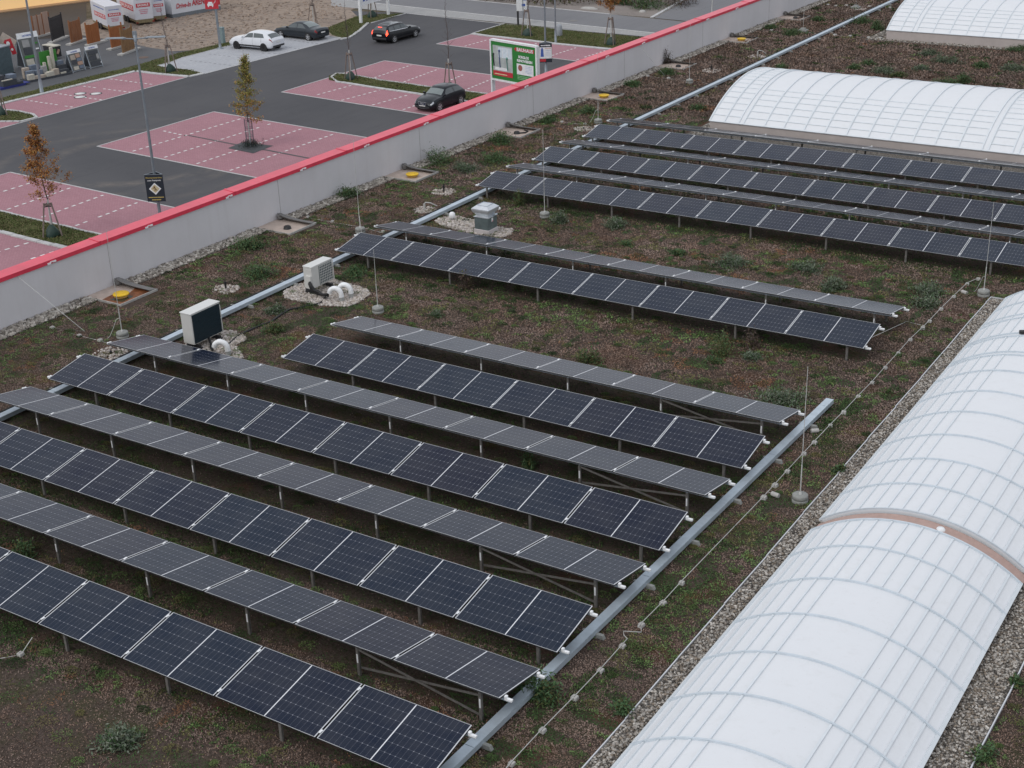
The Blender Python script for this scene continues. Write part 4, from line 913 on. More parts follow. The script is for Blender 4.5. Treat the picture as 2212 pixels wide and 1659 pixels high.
m_side = paver_mat('sidewalk_slabs', (.29, .29, .29), (.34, .335, .33), (.2, .2, .2), .3, .3, .25)
m_sand = patch_mat('trodden_sand', (.31, .25, .205), (.26, .21, .175), (.14, .115, .1), .25, 1.6, (.4, .65), (.5, .62), .9)
m_grass = patch_mat('grass_ground', (.08, .095, .035), (.12, .105, .05), (.06, .07, .025), .8, 14, (.4, .65), (.5, .7), .7)
m_scrub = patch_mat('scrub_ground', (.1, .085, .055), (.17, .14, .11), (.05, .045, .03), .3, 5, (.4, .6), (.48, .6), 1)
m_rubble = patch_mat('rubble_ground', (.26, .23, .21), (.2, .175, .16), (.34, .31, .28), .4, 4, (.4, .65), (.5, .7), 1)
m_mark = plain('marking_stone', (.68, .67, .66), .7, 0, .15, 3, 0, .3, 0, False)
m_kerb = plain('kerb_stone', (.47, .47, .47), .8, 0, .18, 3, 0, .3, 0, False)
b = MB(); b.quad((-900, -300, GZ-.012), (500, -300, GZ-.012), (500, 1500, GZ-.012), (-900, 1500, GZ-.012)); struct(b.build('ground', m_scrub))
V3 = Vector
flat('car_park', [V3((-110, 20, 0)), V3((-33, 20, 0)), V3((-33, 104, 0)), g((768+2212/4.032, 290/4.032)), g((768+1300/4.032, 210/4.032)), g((768+430/4.032, 115/4.032)), V3((-93, 106, 0)), V3((-110, 92, 0))], m_asph, 0)
flat('yard', [c1(-400, 760), c1(0, 645), c1(60, 632), c1(450, 530), c1(880, 425), c1(1160, 345), c1(1120, 330), c1(960, 305), c1(880, 285), c1(640, 235), c1(480, 245), c1(200, 260), c1(-400, 380)], m_yard, .004)
flat('yard_upper', [c1(-400, 375), c1(200, 255), c1(480, 240), c1(640, 230), c1(560, 150), c1(560, 20), c1(1100, -200), c1(0, -260), c1(-400, -100)], m_brown, .006)
flat('sand', [c1(450, 215), c1(560, 130), c1(900, 90), c1(1000, -60), c1(1900, -60), c1(2350, 40), c2(60, 65), c2(150, 150), c2(60, 245), c2(-80, 250), c1(2110, 240), c1(1900, 250), c1(1560, 290), c1(1490, 275), c1(1280, 325), c1(1120, 332), c1(960, 307), c1(880, 287)], m_sand, .008)
# street beyond
dirv = (g((768+2212/4.032, 290/4.032))-g((768+430/4.032, 115/4.032)))
a0 = g((768+430/4.032, 115/4.032)); a1 = g((768+2212/4.032, 290/4.032)); du = (a1-a0).normalized()
s0, s1 = a0-du*9.5, a1+du*30
up0 = g((768+160/4.032, 30/4.032)); up1 = g((768+2212/4.032, 250/4.032)); dv = (up1-up0).normalized(); t0, t1 = up0-dv*30, up1+dv*30
flat('sidewalk', [s0, s1, t1, up0-dv*6], m_side, .018)
f0 = g((768+960/4.032, 0)); f1 = g((768+2212/4.032, 125/4.032)); dw = (f1-f0).normalized()
flat('street', [t0, up0, up1, t1, f1+dw*30, f1, f0, f0-dw*30], m_street, .014)
ja, jb = g(zD(1850, 235)), g(zD(2212, 30)); jd = (jb-ja).normalized(); flat('side_street', [ja, jb, jb+jd*60, jb+jd*60+V3((26, 4, 0)), ja+V3((26, -3.0, 0))], m_street, .0115)
flat('verge_rubble', [f0-dw*2, f1, ja+V3((0, .3, 0)), ja+jd*22, ja+jd*22-V3((26, 0, 0)), f0+V3((0, 9, 0))], m_rubble, .002)
# red parking islands
I = dict(
 A=[c1(-420, 1255), c1(65, 1117), c1(1145, 1350), c1(1500, 1426), c1(1100, 1628), c1(660, 1526), c1(0, 1371), c1(-420, 1272)],
 A2=[c1(-420, 1400), c1(0, 1513), c1(430, 1612), c1(700, 1675), c1(300, 1850), c1(-420, 1700)],
 B=[c1(630, 949), c1(1385, 725), c1(2392, 895), c1(2900, 981), c1(2200, 1259), c1(1690, 1158)],
 C=[c2(-387, 597), c2(280, 394), c2(965, 485), c2(1500, 556), c2(1000, 815), c2(590, 750)],
 D=[zC(1235, 570), zC(1690, 442), zD(0, 512), zD(1240, 650), zD(1700, 710), zD(1300, 850), zD(870, 797), zC(1930, 655)],
 E=[c1(55, 665), c1(880, 463), c1(1215, 500), c1(240, 767), c1(150, 735), c1(20, 715), c1(-20, 700)],
 E2=[c1(-300, 790), c1(0, 790), c1(130, 792), c1(0, 833), c1(-300, 915)])
for k, v in I.items(): flat('parking_bays', v, m_pav, .0105)
flat('parking_bays', [c1(1020, 427), c1(1110, 405), c1(1180, 375), c1(1430, 312), c1(1560, 255), c1(1700, 215), c1(2110, 225), c1(2205, 250), c1(1320, 480), c1(1240, 456), c1(1100, 440)], m_palep, .016)
# grass verges
GR = [[c1(-300, 720), c1(30, 632), c1(450, 530), c1(880, 425), c1(1060, 372), c1(1160, 345), c1(1490, 272), c1(1520, 290), c1(1430, 311), c1(1180, 376), c1(1110, 404), c1(1020, 426), c1(1050, 436), c1(1240, 455), c1(1315, 478), c1(1230, 496), c1(1030, 482), c1(880, 462), c1(500, 560), c1(60, 662), c1(-300, 750)],
      [c1(-420, 1274), c1(0, 1374), c1(650, 1527), c1(1000, 1608), c1(900, 1680), c1(430, 1604), c1(0, 1497), c1(-420, 1390)],
      [c1(-300, 700), c1(0, 713), c1(120, 722), c1(215, 745), c1(235, 762), c1(150, 785), c1(0, 788), c1(-300, 780)],
      [zC(-160, 990), zC(-60, 955), zC(100, 965), zC(540, 1045), zC(1120, 1125), zC(1700, 1195), zC(2100, 1240), zC(2000, 1400), zC(1560, 1300), zC(1000, 1213), zC(440, 1130), zC(-20, 1062), zC(-160, 1040)],
      [zC(1720, 438), zC(2115, 312), zD(200, 335), zD(900, 415), zD(1700, 485), zD(2300, 545), zD(1900, 720), zD(1240, 632), zD(640, 575), zD(0, 498)],
      [c1(2110, 185), c1(2300, 110), c2(180, 95), c2(410, 88), c2(330, 115), c2(180, 152), c2(80, 235), c2(0, 252), c1(2205, 247), c1(2150, 225)]]
for v in GR: flat('grass_verge', v, m_grass, .02)
# kerbs : rows of single stones
def kerb(pts, w_=.13, h=.07, st=1.0, jit=.035):
    P = [g(p) for p in pts]; b = MB()
    for i in range(len(P)-1):
        A, B = P[i], P[i+1]; Ln = (B-A).length; n = max(1, round(Ln/st)); d = (B-A).normalized(); nn = V3((-d.y, d.x, 0))
        for k in range(n):
            o = nn*random.uniform(-jit, jit); b.bar(A+(B-A)*(k/n)+d*.02+o+V3((0, 0, h/2)), A+(B-A)*((k+1)/n)-d*.02+o+V3((0, 0, h/2)), w_, h)
    return struct(b.build('kerb', m_kerb))
kerb([c1(-420, 1272), c1(0, 1371), c1(660, 1526), c1(1000, 1606)]); kerb([c1(-420, 1396), c1(0, 1505), c1(430, 1610), c1(700, 1672)], .3)
kerb([c1(-300, 755), c1(55, 664), c1(880, 463), c1(1020, 481), c1(1225, 498), c1(1318, 478)], .42); kerb([c1(20, 714), c1(130, 725), c1(215, 745), c1(240, 764), c1(130, 791), c1(0, 790)], .2, .08, .5)
kerb([c1(1320, 479), c1(1240, 455), c1(1100, 440), c1(1022, 427), c1(1110, 404), c1(1180, 376), c1(1430, 311), c1(1510, 290)], .12, .04)
kerb([zC(-60, 955), zC(100, 966), zC(540, 1046), zC(1120, 1126), zC(1900, 1222)], .15); kerb([zC(-60, 1064), zC(0, 1072), zC(440, 1140), zC(1000, 1222), zC(1560, 1308), zC(2000, 1380)], .3); kerb([zC(-60, 955), zC(-130, 1000), zC(-60, 1064)], .15, .07, .6)
kerb([zC(1690, 443), zC(1900, 470), zD(0, 503), zD(640, 580), zD(1240, 637), zD(1600, 680)], .45); kerb([zC(1700, 438), zC(2115, 312)], .14)
kerb([zC(-10, 515), zC(100, 490), zC(170, 450), zC(250, 385), zC(350, 302)], .25); kerb([zC(380, 300), zC(830, 178)], .12, .05); kerb([c1(2140, 238), c1(2212, 250), c2(60, 245)], .12)
def border(pts): 
    P = [g(p) for p in pts]; b = MB()
    for i in range(len(P)-1): b.bar(P[i]+V3((0, 0, .012)), P[i+1]+V3((0, 0, .012)), .1, .02)
    return struct(b.build('border_stones', m_kerb))
border([c1(-420, 1255), c1(65, 1117), c1(1500, 1426)]); border([c1(2200, 1259), c1(630, 949), c1(1385, 725), c1(2900, 981)]); border([c2(1000, 815), c2(-387, 597), c2(280, 394), c2(1500, 556)])
border([zD(870, 797), zC(1930, 655), zC(1235, 570), zC(1690, 442)]); border([c1(240, 767), c1(1215, 500), c1(1320, 480)]); border([c1(-300, 915), c1(0, 833), c1(240, 767)]); border([c1(1320, 480), c1(2205, 252)])
border([(768+430/4.032, 115/4.032), (768+1300/4.032, 210/4.032), (768+2212/4.032, 290/4.032)])
b = MB(); b.bar(t0+V3((0, 0, .03)), t1+V3((0, 0, .03)), .16, .06); b.bar(f0-dw*30+V3((0, 0, .03)), f1+V3((0, 0, .03)), .16, .06); b.bar(ja+V3((-.3, 0, .04)), ja+jd*60+V3((-.3, 0, .04)), .3, .08); struct(b.build('kerb', m_kerb))
# dashed bay lines set in the paving
def dashes(name, lines, mat=m_mark, w_=.14, dash=.27, gap=.27):
    b = MB()
    for (p, q) in lines:
        A, B = g(p), g(q); Ln = (B-A).length; d = (B-A).normalized(); n = int(Ln/(dash+gap))
        for k in range(n+1):
            s_ = k*(dash+gap)
            if random.random() < .03: continue
            a_ = A+d*s_; e_ = A+d*min(s_+dash, Ln)
            nn = V3((-d.y, d.x, 0))*w_/2; b.quad(*[(v.x, v.y, GZ+.021) for v in (a_-nn, e_-nn, e_+nn, a_+nn)])
    return struct(b.build(name, mat))
dashes('bay_marking', [(c1(860, 982), c1(1570, 768)), (c1(1065, 1022), c1(1765, 800)), (c1(1275, 1063), c1(1965, 833)), (c1(1490, 1107), c1(2170, 868)), (c1(1710, 1148), c1(2392, 897)), (c1(1060, 850), c1(1205, 882)),
 (c1(-130, 1290), c1(195, 1188)), (c1(45, 1360), c1(455, 1220)), (c1(270, 1410), c1(670, 1266)), (c1(490, 1465), c1(890, 1315)), (c1(715, 1515), c1(1130, 1362)), (c1(-30, 1640), c1(185, 1575)), (c1(200, 1680), c1(420, 1610)),
 (c1(165, 650), c1(485, 698)), (c1(355, 605), c1(665, 650)), (c1(540, 560), c1(850, 600)), (c1(715, 513), c1(1020, 553)),
 (zC(430, 1010), zC(905, 845)), (zC(810, 1065), zC(1265, 895)), (zC(1420, 1040), zC(1640, 945)), (zC(1590, 1175), zC(1930, 1035)), (zC(0, 1305), zC(500, 1170)), (zC(400, 1365), zC(885, 1228)), (zC(800, 1425), zC(1250, 1270)), (zC(-380, 1250), zC(130, 1110)),
 (zC(1600, 602), zC(1905, 515)), (zD(-30, 700), zD(330, 560)), (zD(520, 722), zD(840, 617)), (zD(840, 777), zD(1220, 655))])
dashes('bay_marking', [(zB(250, 787), zB(830, 856)), (zB(500, 703), zB(1100, 775)), (zB(1180, 690), zB(1440, 700)), (zB(1480, 612), zB(1700, 640)), (zB(1540, 520), zB(1950, 575))], plain('dark_marking', (.14, .14, .15), .8), .1)
# tree pit and slot drain in the middle island
flat('drain_strip', [c1(1215, 880), c1(1225, 877), c1(1540, 938), c1(1530, 942)], m_dark, .022); flat('drain_strip', [c1(1700, 972), c1(1715, 968), c1(2250, 1072), c1(2240, 1076)], m_dark, .022)
flat('tree_pit', [c1(1478, 962), c1(1565, 926), c1(1772, 946), c1(1640, 996)], plain('dark_slabs', (.055, .06, .065), .8, 0, .3, 3), .026)
for i, (p, lb) in enumerate(((c1(520, 608), 'round white manhole cover in the red bays, upper left of three'), (c1(622, 608), 'round white manhole cover in the red bays, rightmost of three'), (c1(520, 630), 'round white manhole cover in the red bays, lowest of three'))):
    q = g(p, .012); b = MB(); b.lathe((0, 0, 0), [(.0, .018), (.36, .018), (.36, .01)], 24); b.lathe((0, 0, 0), [(.36, .012), (.46, .012), (.46, .0)], 24, 1); o = b.build('manhole_cover', [m_mark, m_dark], None, q); tag(o, lb, 'manhole cover', 'white manhole covers')
q = g(c1(930, 373), .01); b = MB(); b.lathe((0, 0, 0), [(0, .012), (.42, .012), (.44, 0)], 20); tag(b.build('manhole_cover', plain('rust_iron', (.13, .085, .065), .8), None, q), 'rusty brown manhole cover in the yard beside the fence samples', 'manhole cover')
q = g(zD(800, 270), .012); b = MB(); b.lathe((0, 0, 0), [(0, .012), (.36, .012), (.38, 0)], 20); tag(b.build('manhole_cover', m_post, None, q), 'dark manhole cover in the street behind the lamp posts', 'manhole cover')

# ---------------------------------------------------------------- grass blades on the verges, stones in the sand
def ground_cover():
    VV = []; FF = []; CC = []; off = 0
    cols = [(.085, .115, .035), (.11, .13, .045), (.13, .125, .055), (.07, .095, .03), (.15, .13, .07)]
    for v, n in zip(GR, (24000, 14000, 3500, 12000, 22000, 7000)):
        poly = [g(p) for p in v]; P = polys(poly)(n); ok = np.array([visible((a, c, GZ), 20) for a, c in P]) if len(P) else []
        P = P[ok]; nz = np.sin(P[:, 0]*1.3+P[:, 1]*.7)+np.sin(P[:, 0]*3.1-P[:, 1]*2.3)+rng.uniform(-1, 1, len(P)); P = P[nz > -1.4]
        P = np.concatenate([P, np.full((len(P), 1), GZ+.02)], 1); V, F, c = blades(P, (.05, .13), (.03, .07), (.2, 1.3), cols); VV.append(V); FF.append(F+off); CC.append(c); off += len(V)
    return soup('grass', np.concatenate(VV), np.concatenate(FF), np.concatenate(CC), m_leaf)
stuff(ground_cover(), 'short olive green grass on the verges around the car park', 'grass')
sandpoly = [g(c1(*p)) for p in ((700, 215), (1000, 100), (1450, 20), (2212, 10), (2212, 130), (1800, 130), (1500, 260), (1280, 320), (960, 300))]
stuff(stones('clods', [(polys(sandpoly), 1500, .04, .15, GZ-.01)], [(.25, .19, .15), (.31, .24, .19), (.2, .155, .125), (.35, .27, .215)]), 'clods and small stones scattered over the trodden sand', 'clods')
scr = [f0-dw*3, f0+V3((-4, 14, 0)), ja+jd*20-V3((2, 0, 0)), g(zD(1700, 130)), g(zD(1250, 60)), g(zD(480, 90)), g(zD(0, 60))]
P = polys(scr)(9000); P = np.concatenate([P, rng.uniform(GZ, GZ+.5, (len(P), 1))], 1); V, F, ci = blades(P, (.15, .45), (.06, .16), (.2, 1.4), BROWN+OLIVE+[(.04, .05, .025)])
stuff(soup('scrub', V, F, ci, m_leaf), 'tangled brown scrub beyond the street at the top of picture', 'scrub')
for p, r_, h_, k_, lb in ((zD(1760, 95), 1.6, 1.1, 'green', 'dark green shrub beyond the street near the side road'), (zD(1450, 45), 1.0, .8, 'green', 'dark shrub on the rubble beyond the street'), (zD(2050, 50), 2.2, 1.3, 'dry', 'brown shrub in the corner between street and side road')):
    q = g(p); t = bush(q, r_, h_, k_, lb, 1500, (.12, .3)); t['group'] = 'shrubs beyond the street'
for p in (zD(1000, 115), zD(1690, 155), zD(1790, 95)):
    q = g(p); b = MB(); b.lathe((0, 0, 0), [(0, .3), (.25, .27), (.4, .12), (.42, 0)], 7); o = b.build('rubble_stone', m_concL, None, q); o.scale = (2.2 if p == zD(1000, 115) else .8, .8, .6); tag(o, {0: 'long pale rubble heap beside the street', 1: 'pale stone at the rubble edge near the side road', 2: 'pale stone in front of the dark green shrub'}[[zD(1000, 115), zD(1690, 155), zD(1790, 95)].index(p)], 'rubble')

# ---------------------------------------------------------------- young trees with stakes
m_bark = plain('whitewashed_bark', (.5, .5, .48), .8, 0, .2, 8); m_bark2 = plain('twig_bark', (.11, .09, .085), .9); m_stake = plain('stake_wood', (.2, .16, .14), .85, 0, .25, 5); m_bag = plain('green_water_bag', (.018, .045, .035), .6, 0, .3, 5)
def tree(base, H, Ht, kind, label, stakes=3, cage=False, bag=True, sh=2.0, sr=.55, cr_=1.0, hide=1, fork=None):
    t = thing('young_tree', label, 'tree', base, random.uniform(0, 6.28) if not cage else 0, 'young trees around the car park')
    st = Ht
    b = MB(); top = V3((random.uniform(-.06, .06), random.uniform(-.06, .06), st)); b.tube([(0, 0, 0), top*.5+V3((.02, .01, 0)), top], [.055, .05, .042], 8); b.build('trunk', m_bark, t)
    b = MB(); ends = []; rnd = random.Random(hash(label) % 1000 if False else len(label))
    lead = [top]; z = st
    while z < H: z += .35; lead.append(V3((lead[-1].x+rnd.uniform(-.05, .05), lead[-1].y+rnd.uniform(-.05, .05), min(z, H))))
    b.tube(lead, .035, 6, r2=.006); n = 30 if kind != 'bare' else 24
    for i in range(n):
        u = (i+.5)/n; z = st-.1+(H-st)*u*.93; i0 = min(len(lead)-1, int(u*(len(lead)-1))); o = lead[i0]; a = i*2.399+rnd.uniform(-.4, .4)
        ln = cr_*(1.85*(1-u)**1.35+.16 if kind != 'bare' else .8*(1-u*.86))*rnd.uniform(.6, 1.1)*(.7 if u < .06 else 1); el = R(rnd.uniform(35, 60) if kind == 'bare' else rnd.uniform(10, 45))
        d = V3((math.cos(a)*math.cos(el), math.sin(a)*math.cos(el), math.sin(el))); p0 = V3((o.x, o.y, z)); p1 = p0+d*ln*.5+V3((0, 0, .03)); p2 = p0+d*ln+V3((0, 0, .1*ln))
        b.tube([p0, p1, p2], .012, 4, cap=False, r2=.003); ends.append((p0, p1, p2))
        for _ in range(3 if kind == 'bare' else 2):
            q = p0.lerp(p2, rnd.uniform(.35, .9)); e = q+V3((rnd.uniform(-1, 1), rnd.uniform(-1, 1), rnd.uniform(.2, 1)))*ln*.32; b.tube([q, e], .005, 3, cap=False); ends.append((q, q.lerp(e, .5), e))
    b.build('branches', m_bark2, t)
    if kind != 'bare':
        pts = []; cl = []
        for (p0, p1, p2) in ends:
            for _ in range(52):
                u = rnd.uniform(.25, 1.05); q = p0.lerp(p2, u)+V3((rnd.gauss(0, .09), rnd.gauss(0, .09), rnd.gauss(0, .08)-.02)); pts.append(q); cl.append((q.z-st)/(H-st))
        V, F, ci = blades(np.array([tuple(p) for p in pts]), (.06, .13), (.05, .10), (-1.2, .6), [(1, 1, 1)])
        rr = rng.uniform(.75, 1.25, (len(pts), 1)); u = np.clip(np.array(cl)+rng.normal(0, .15, len(pts)), 0, 1)
        if kind == 'orange': pal = np.array([(.36, .145, .045), (.42, .21, .065), (.24, .09, .035), (.30, .17, .06)])[rng.integers(0, 4, len(pts))]
        else:
            lo = np.array([(.46, .20, .07), (.40, .22, .07), (.34, .24, .08)])[rng.integers(0, 3, len(pts))]; mi = np.array([(.24, .24, .07), (.30, .27, .08), (.18, .2, .06), (.38, .24, .08)])[rng.integers(0, 4, len(pts))]
            f = np.clip((u-.12)/.2, 0, 1)[:, None]; pal = lo*(1-f)+mi*f
        soup('foliage', V, F, pal*rr, m_leaf, t)
    if stakes and not cage:
        A = [k*2*math.pi/3 for k in range(3)]; tp = []
        for k, a in enumerate(A):
            b = MB(); f = V3((math.cos(a)*sr, math.sin(a)*sr, 0)); e = V3((math.cos(a)*.2, math.sin(a)*.2, sh)); b.tube([f, e], .042, 8); b.build('stake', m_stake, t); tp.append(e)
        for k in range(3):
            b = MB(); b.bar(tp[k]-V3((0, 0, .1)), tp[(k+1) % 3]-V3((0, 0, .1)), .04, .09); b.build('crossbar', m_stake, t)
        b = MB()
        for k in range(3): b.bar(tp[k]-V3((0, 0, .2)), (0, 0, sh-.2), .02, .05)
        b.build('strap', m_dark, t)
    if cage:
        b = MB()
        for k in range(10):
            a = k*.628; b.tube([(math.cos(a)*.24, math.sin(a)*.24, .15), (math.cos(a)*.24, math.sin(a)*.24, 1.75)], .012, 5)
        for z in (.2, .7, 1.2, 1.72): b.tube([(math.cos(k*.4189)*.24, math.sin(k*.4189)*.24, z) for k in range(16)], .013, 4)
        for k in range(4): a = k*1.571+.78; b.bar((math.cos(a)*.24, math.sin(a)*.24, .5), (math.cos(a)*.45, math.sin(a)*.45, .05), .03)
        b.build('tree_guard', plain('guard_steel', (.12, .12, .15), .5, .4), t)
        V, F, ci = blades(np.concatenate([rng.normal(0, .3, (420, 2)), rng.uniform(0, .3, (420, 1))], 1), (.12, .3), (.02, .05), (.2, 1.3), [(.03, .05, .04), (.05, .07, .05), (.02, .035, .03)]); soup('base_planting', V, F, ci, m_leaf, t)
    if bag:
        b = MB(); n = 14; V = []; prof = [(.40, 0), (.43, .14), (.36, .34), (.22, .52), (.1, .62), (.05, .64)]
        for r_, z in prof:
            for j in range(n): a = 2*math.pi*j/n; rr_ = r_*(1+.18*math.sin(a*3+z*4)+.1*math.sin(a*7)); V.append((math.cos(a)*rr_, math.sin(a)*rr_*.8, z))
        F = [(i*n+j, i*n+(j+1) % n, (i+1)*n+(j+1) % n, (i+1)*n+j) for i in range(len(prof)-1) for j in range(n)]; b.add(V, F, 0, True); b.build('water_bag', m_bag, t)
    return t
TR = [(c1(345, 1530), 'orange', 1.95, 6.1, 1.8, 'young tree with rust-orange leaves, lower left car park', dict(cr_=1.05)),
 (c1(1625, 950), 'mixed', 1.55, 6.0, 1, 'young tree with green and orange leaves inside a wire guard', dict(cage=True, stakes=0, bag=False, cr_=.95)),
 (c1(1105, 465), 'bare', 1.9, 5.2, 2.1, 'bare young tree between the red bays and the white car bays', {}),
 (c1(10, 745), 'bare', 1.9, 5.0, 2.1, 'bare young tree cut by the left edge of the picture', {}),
 (c2(62, 515), 'bare', 2.2, 6.0, 2.0, 'bare young tree at the tip of the grass strip beside the red bays', {}),
 (zC(1410, 1180), 'bare', 2.3, 6.8, 2.05, 'tall bare young tree directly behind the black hatchback', {}),
 (zD(205, 465), 'bare', 2.1, 4.8, 2.2, 'bare young tree behind the green billboard, left of the lamp posts', {}),
 (zD(1285, 580), 'orange', 2.6, 5.6, 2.2, 'staked young tree with a few orange leaves, right of the lamp posts', dict(cr_=.7)),
 (c1(2035, 160), 'bare', 1.8, 4.2, 1.9, 'bare young tree behind the grey saloon car', dict(bag=False)),
 (zC(400, 225), 'bare', 1.9, 4.5, 2.1, 'bare young tree between the posts of the white frame sign', {})]
for p, k, Ht, H, shh, lb, kw in TR: tree(g(p), H, Ht, k, lb, sh=shh, **kw)
q = G(((2600+745/3.687)/1.8228, (250/3.687)/1.8228), GZ); t = tree(V3((q.x, q.y, GZ)), 5.4, 1.5, 'bare', 'bare branching tree showing above the red coping near the side street', stakes=0, bag=False, cr_=1.5)

# ================================================================ cars
def paint(name, col, metal=.3): return plain(name, col, .3, metal, .03, 2, 0, .25, .3)
m_glass = plain('car_glass', (.05, .065, .07), .06, 0, .1, 2, 0, 1.0)
m_tyre = plain('tyre', (.018, .018, .019), .8); m_rim = plain('alloy_rim', (.62, .63, .65), .35, .3); m_rimb = plain('black_rim', (.02, .02, .022), .35, .5)
m_headl = plain('headlamp_glass', (.45, .47, .5), .1, .3); m_taild = plain('tail_lamp', (.22, .01, .012), .15); m_tailon = emit('lit_tail_lamp', (1, .07, .03), 3.2); m_tailhot = emit('lit_tail_core', (1, .5, .35), 3.0)
m_plate = plain('number_plate', (.7, .7, .68), .4); m_chrome = plain('chrome', (.7, .7, .72), .15, .9)
def cat(P, t):
    n = len(P)-1; t = max(0, min(n-1e-6, t)); i = int(t); u = t-i; a = P[max(i-1, 0)]; b_ = P[i]; c = P[i+1]; d = P[min(i+2, n)]
    return [.5*((2*q1)+(q2-q0)*u+(2*q0-5*q1+4*q2-q3)*u*u+(3*q1-q0-3*q2+q3)*u**3) for q0, q1, q2, q3 in zip(a, b_, c, d)]
SHAPES = dict(
 hatch=[(0, .36, .74, .70, .72, .80, .62), (.025, .24, .84, .93, .79, .99, .70), (.07, .21, .87, .98, .82, 1.16, .62), (.15, .2, .88, .99, .84, 1.38, .57), (.28, .2, .88, .98, .84, 1.45, .58), (.43, .2, .88, .97, .84, 1.46, .59), (.52, .2, .88, .96, .84, 1.41, .59), (.60, .2, .88, .95, .84, 1.21, .62), (.69, .2, .88, .93, .83, .99, .68), (.80, .2, .88, .88, .81, .93, .62), (.91, .22, .86, .78, .76, .83, .60), (.975, .24, .78, .62, .70, .70, .55), (1, .3, .66, .5, .62, .56, .5)],
 wagon=[(0, .36, .78, .75, .76, .85, .66), (.02, .25, .88, .98, .82, 1.05, .72), (.055, .22, .91, 1.02, .85, 1.24, .62), (.10, .2, .92, 1.0, .87, 1.40, .58), (.25, .2, .92, .97, .87, 1.46, .6), (.43, .2, .92, .95, .87, 1.47, .61), (.53, .2, .92, .94, .87, 1.41, .61), (.60, .2, .92, .93, .87, 1.22, .63), (.68, .2, .92, .92, .86, 1.0, .70), (.80, .2, .92, .89, .84, .94, .68), (.91, .22, .9, .82, .8, .87, .66), (.975, .24, .82, .66, .74, .74, .6), (1, .3, .72, .5, .68, .56, .5)],
 saloon=[(0, .38, .74, .75, .72, .84, .62), (.02, .26, .86, .92, .80, .98, .70), (.08, .22, .89, .94, .83, 1.02, .70), (.16, .2, .9, .95, .84, 1.05, .68), (.26, .2, .9, .96, .85, 1.28, .58), (.36, .2, .9, .95, .85, 1.41, .56), (.47, .2, .9, .94, .85, 1.43, .57), (.55, .2, .9, .93, .85, 1.36, .58), (.62, .2, .9, .92, .85, 1.17, .62), (.70, .2, .9, .91, .84, .98, .68), (.82, .2, .9, .86, .82, .91, .66), (.92, .22, .88, .76, .78, .81, .62), (.98, .25, .8, .6, .7, .67, .55), (1, .32, .7, .5, .64, .55, .5)],
 crossover=[(0, .42, .76, .78, .74, .88, .64), (.025, .3, .87, .98, .81, 1.06, .70), (.07, .26, .9, 1.04, .84, 1.18, .62), (.15, .25, .91, 1.06, .85, 1.40, .57), (.27, .25, .91, 1.04, .86, 1.50, .58), (.42, .25, .91, 1.02, .86, 1.52, .60), (.52, .25, .91, 1.01, .86, 1.47, .60), (.60, .25, .91, 1.0, .86, 1.28, .63), (.69, .25, .91, .99, .85, 1.06, .70), (.80, .25, .91, .96, .83, 1.01, .68), (.91, .27, .89, .87, .79, .93, .64), (.975, .3, .82, .7, .72, .78, .58), (1, .36, .7, .56, .64, .64, .5)])
